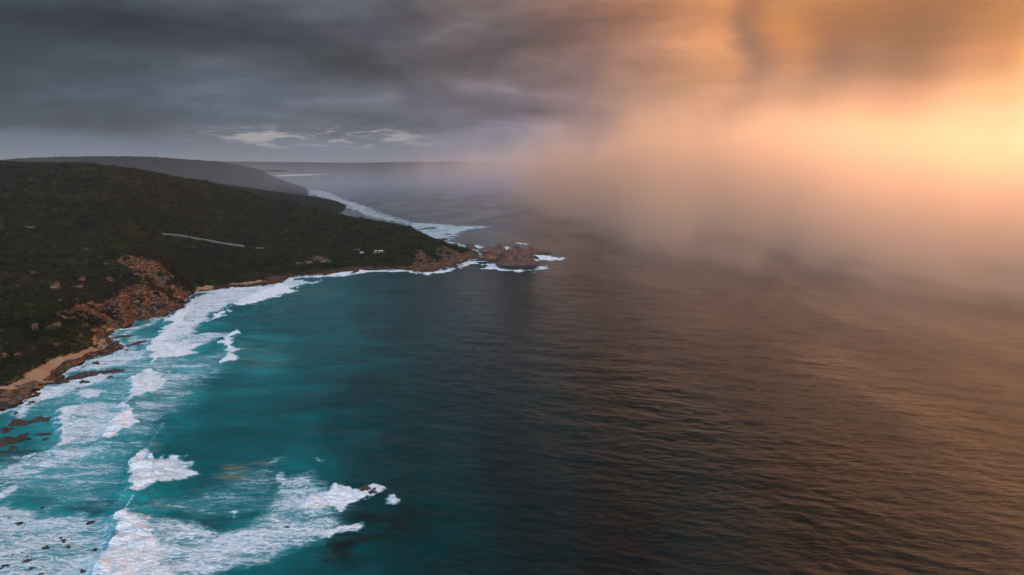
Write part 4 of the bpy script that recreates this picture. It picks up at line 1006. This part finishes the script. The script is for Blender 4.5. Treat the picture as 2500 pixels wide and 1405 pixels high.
def loft_x(secs):
    """closed body from cross-sections along x: (x, half width, z bottom, z top, top inset)."""
    V = []; F = []
    for x, hw, zb, zt, ins in secs:
        V += [(x, -hw, zb), (x, -hw, zb + (zt - zb) * 0.6), (x, -hw + ins, zt), (x, hw - ins, zt), (x, hw, zb + (zt - zb) * 0.6), (x, hw, zb)]
    for i in range(len(secs) - 1):
        for j in range(6):
            k = (j + 1) % 6; F.append((i * 6 + j, i * 6 + k, (i + 1) * 6 + k, (i + 1) * 6 + j))
    F.append(tuple(range(6))[::-1]); F.append(tuple((len(secs) - 1) * 6 + j for j in range(6)))
    return V, F
def make_car(paint):
    root = bpy.data.objects.new("parked_car", None); COL.objects.link(root)
    V, F = loft_x([(-2.2, .80, .35, .80, .05), (-2.1, .88, .28, .98, .06), (-1.0, .90, .26, 1.02, .06), (0.9, .90, .26, 1.0, .06), (1.7, .88, .28, .88, .08), (2.2, .78, .35, .68, .08)])
    b = mesh_obj("body", V, F, paint, root, smooth=False)
    V, F = loft_x([(-2.0, .74, .96, 1.02, .02), (-1.55, .76, .96, 1.42, .12), (0.2, .76, .96, 1.46, .14), (1.0, .74, .96, 1.04, .03)])
    mesh_obj("window", V, F, M_GLASS, root, smooth=False)
    V, F = loft_x([(-1.6, .62, 1.42, 1.50, .05), (0.15, .62, 1.46, 1.54, .05)])
    mesh_obj("roof", V, F, paint, root, smooth=False)
    for sx in (-1.35, 1.35):
        for sy in (-.86, .86):
            n = 16; V = [(sx + .33 * cos(t), sy + e, .33 + .33 * sin(t)) for e in (-.1, .1) for t in [2 * pi * i / n for i in range(n)]]
            F = [(i, (i + 1) % n, n + (i + 1) % n, n + i) for i in range(n)] + [tuple(range(n))[::-1], tuple(range(n, 2 * n))]
            mesh_obj("wheel", V, F, M_TYRE, root, smooth=False)
    return root
def copy_tree(o, parent=None):
    c = o.copy(); COL.objects.link(c); c.parent = parent
    for ch in [x for x in bpy.data.objects if x.parent == o]:
        copy_tree(ch, c)
    return c
car0 = make_car(M_PAINT)
SPOTS = [(884, 619.5, 0.3, "white parked car at the left end of the row in the clearing"), (918, 617.5, 1.2, "white parked car in the middle of the clearing"),
         (928, 617.2, 0.1, "brightest white parked car, seen side on in the clearing"), (933, 616.2, 1.4, "white parked car at the right end of the clearing")]
for i, (a, b, rz, lab) in enumerate(SPOTS):
    o = car0 if i == 0 else copy_tree(car0)
    h = hit_land(a, b)
    z = max(land_z(h[0] + ox, h[1] + oy) for ox in (-2, 0, 2) for oy in (-2, 0, 2))
    o.location = (h[0], h[1] - 1, z + 1.2); o.rotation_euler = (0, 0, rz); o.scale = (0.85, 0.85, 0.85)
    tag(o, lab, "car", "cars parked in the clearing")
    # small gravel pad the car stands on
    pad_v = [(h[0] + 3.6 * cos(t), h[1] - 1 + 3.2 * sin(t), z + 1.2 - (0.0 if q_ else 3.0)) for q_ in (1, 0) for t in [2 * pi * k / 10 for k in range(10)]]
    pf = [tuple(range(10))] + [(k, 10 + k, 10 + (k + 1) % 10, (k + 1) % 10) for k in range(10)]
    tag(mesh_obj("parking_ground", pad_v, pf, M_CARPARK, smooth=False), "small gravel pad under a parked car", "ground", kind='structure')

# ------------------------------------------------------------------ rain shower hanging over the sea
def mat_vol(name, col, dens, g):
    m, n = new_mat(name)
    v = n.add('ShaderNodeVolumePrincipled', {'Color': col, 'Density': dens, 'Anisotropy': g})
    o = n.add('ShaderNodeOutputMaterial'); n.l.new(v.outputs[0], o.inputs['Volume'])
    return m
RAIN_TOP = 250.0
def box(name, x0, x1, y0, y1, z0, z1, mat):
    V = [(x, y, z) for z in (z0, z1) for x, y in ((x0, y0), (x1, y0), (x1, y1), (x0, y1))]
    F = [(3, 2, 1, 0), (4, 5, 6, 7), (0, 1, 5, 4), (1, 2, 6, 5), (2, 3, 7, 6), (3, 0, 4, 7)]
    return mesh_obj(name, V, F, mat, smooth=False)

def shower(name, x0, x1, y0, y1, edge, soft, top, dens, g, col, label, streak, fall=2.2):
    """rain whose near edge follows a curve over the sea; it thins out upwards and towards its edges."""
    m, n = new_mat(name + "_air")
    pos = n.add('ShaderNodeNewGeometry').outputs['Position']
    X, Y, Z = n.add('ShaderNodeSeparateXYZ', {0: pos}).outputs
    wob = n.noise(n.mapping(pos, scale=(0.0075, 0.0035, 0.0012)), 1.0, 2.0, 0.6)
    u = n.m('DIVIDE', n.m('SUBTRACT', X, x0), x1 - x0)
    yf = n.m('MULTIPLY', n.ramp(u, [((a - x0) / (x1 - x0), (b / y1,) * 3) for a, b in edge], 'LINEAR'), y1)
    e = n.m('SUBTRACT', n.m('ADD', Y, n.m('MULTIPLY', n.m('SUBTRACT', wob, 0.5), soft * 1.2)), yf)
    f = n.m('MULTIPLY', n.sm(e, 0.0, soft), n.m('MULTIPLY', n.sm(Y, y1, y1 - soft * 2), n.m('MULTIPLY', n.sm(X, x1, x1 - soft), n.sm(X, x0, x0 + soft))))
    f = n.m('MULTIPLY', f, n.m('POWER', n.sm(Z, top, top * -0.12), fall))
    f = n.m('MULTIPLY', f, n.sm(wob, 0.36, 0.62, 1.0 - streak, 1.0 + streak))
    v = n.add('ShaderNodeVolumePrincipled', {'Color': col, 'Density': n.m('MULTIPLY', f, dens), 'Anisotropy': g})
    o = n.add('ShaderNodeOutputMaterial'); n.l.new(v.outputs[0], o.inputs['Volume'])
    return tag(box(name, x0, x1, y0, y1, -5.0, top, m), label, name.split("_")[0], kind='stuff')
shower("rain_shower", -150, 1400, 200, 2900, [(-150, 2300), (40, 1550), (130, 900), (220, 590), (320, 420), (450, 320), (620, 260), (1400, 200)], 720.0,
       385.0, 1 / 46.0, 0.74, (1.0, 0.945, 0.90), "glowing orange curtain of rain over the sea on the right", 0.85, 3.0)
shower("rain_shower", -1000, 2400, 1500, 7000, [(-1000, 4300), (-650, 3300), (-330, 2500), (60, 1650), (2400, 1500)], 1100.0,
       340.0, 1 / 640.0, 0.45, (0.66, 0.71, 0.86), "thinner mauve veil of rain far out, blurring the end of the bay", 0.45)
shower("mist", -3500, 2400, 1900, 5600, [(-3500, 2000), (2400, 2000)], 900.0,
       240.0, 1 / 1600.0, 0.2, (0.40, 0.52, 0.70), "faint blue grey drizzle in front of the far ridges and the end of the bay", 0.3)

# ------------------------------------------------------------------ haze
hz = box("haze", -27000, 27000, -27000, 27000, -16.0, 400.0, mat_vol("haze_air", (0.26, 0.35, 0.46), 0.42e-4, 0.0))
tag(hz, "thin grey blue sea haze", "haze", kind='stuff')
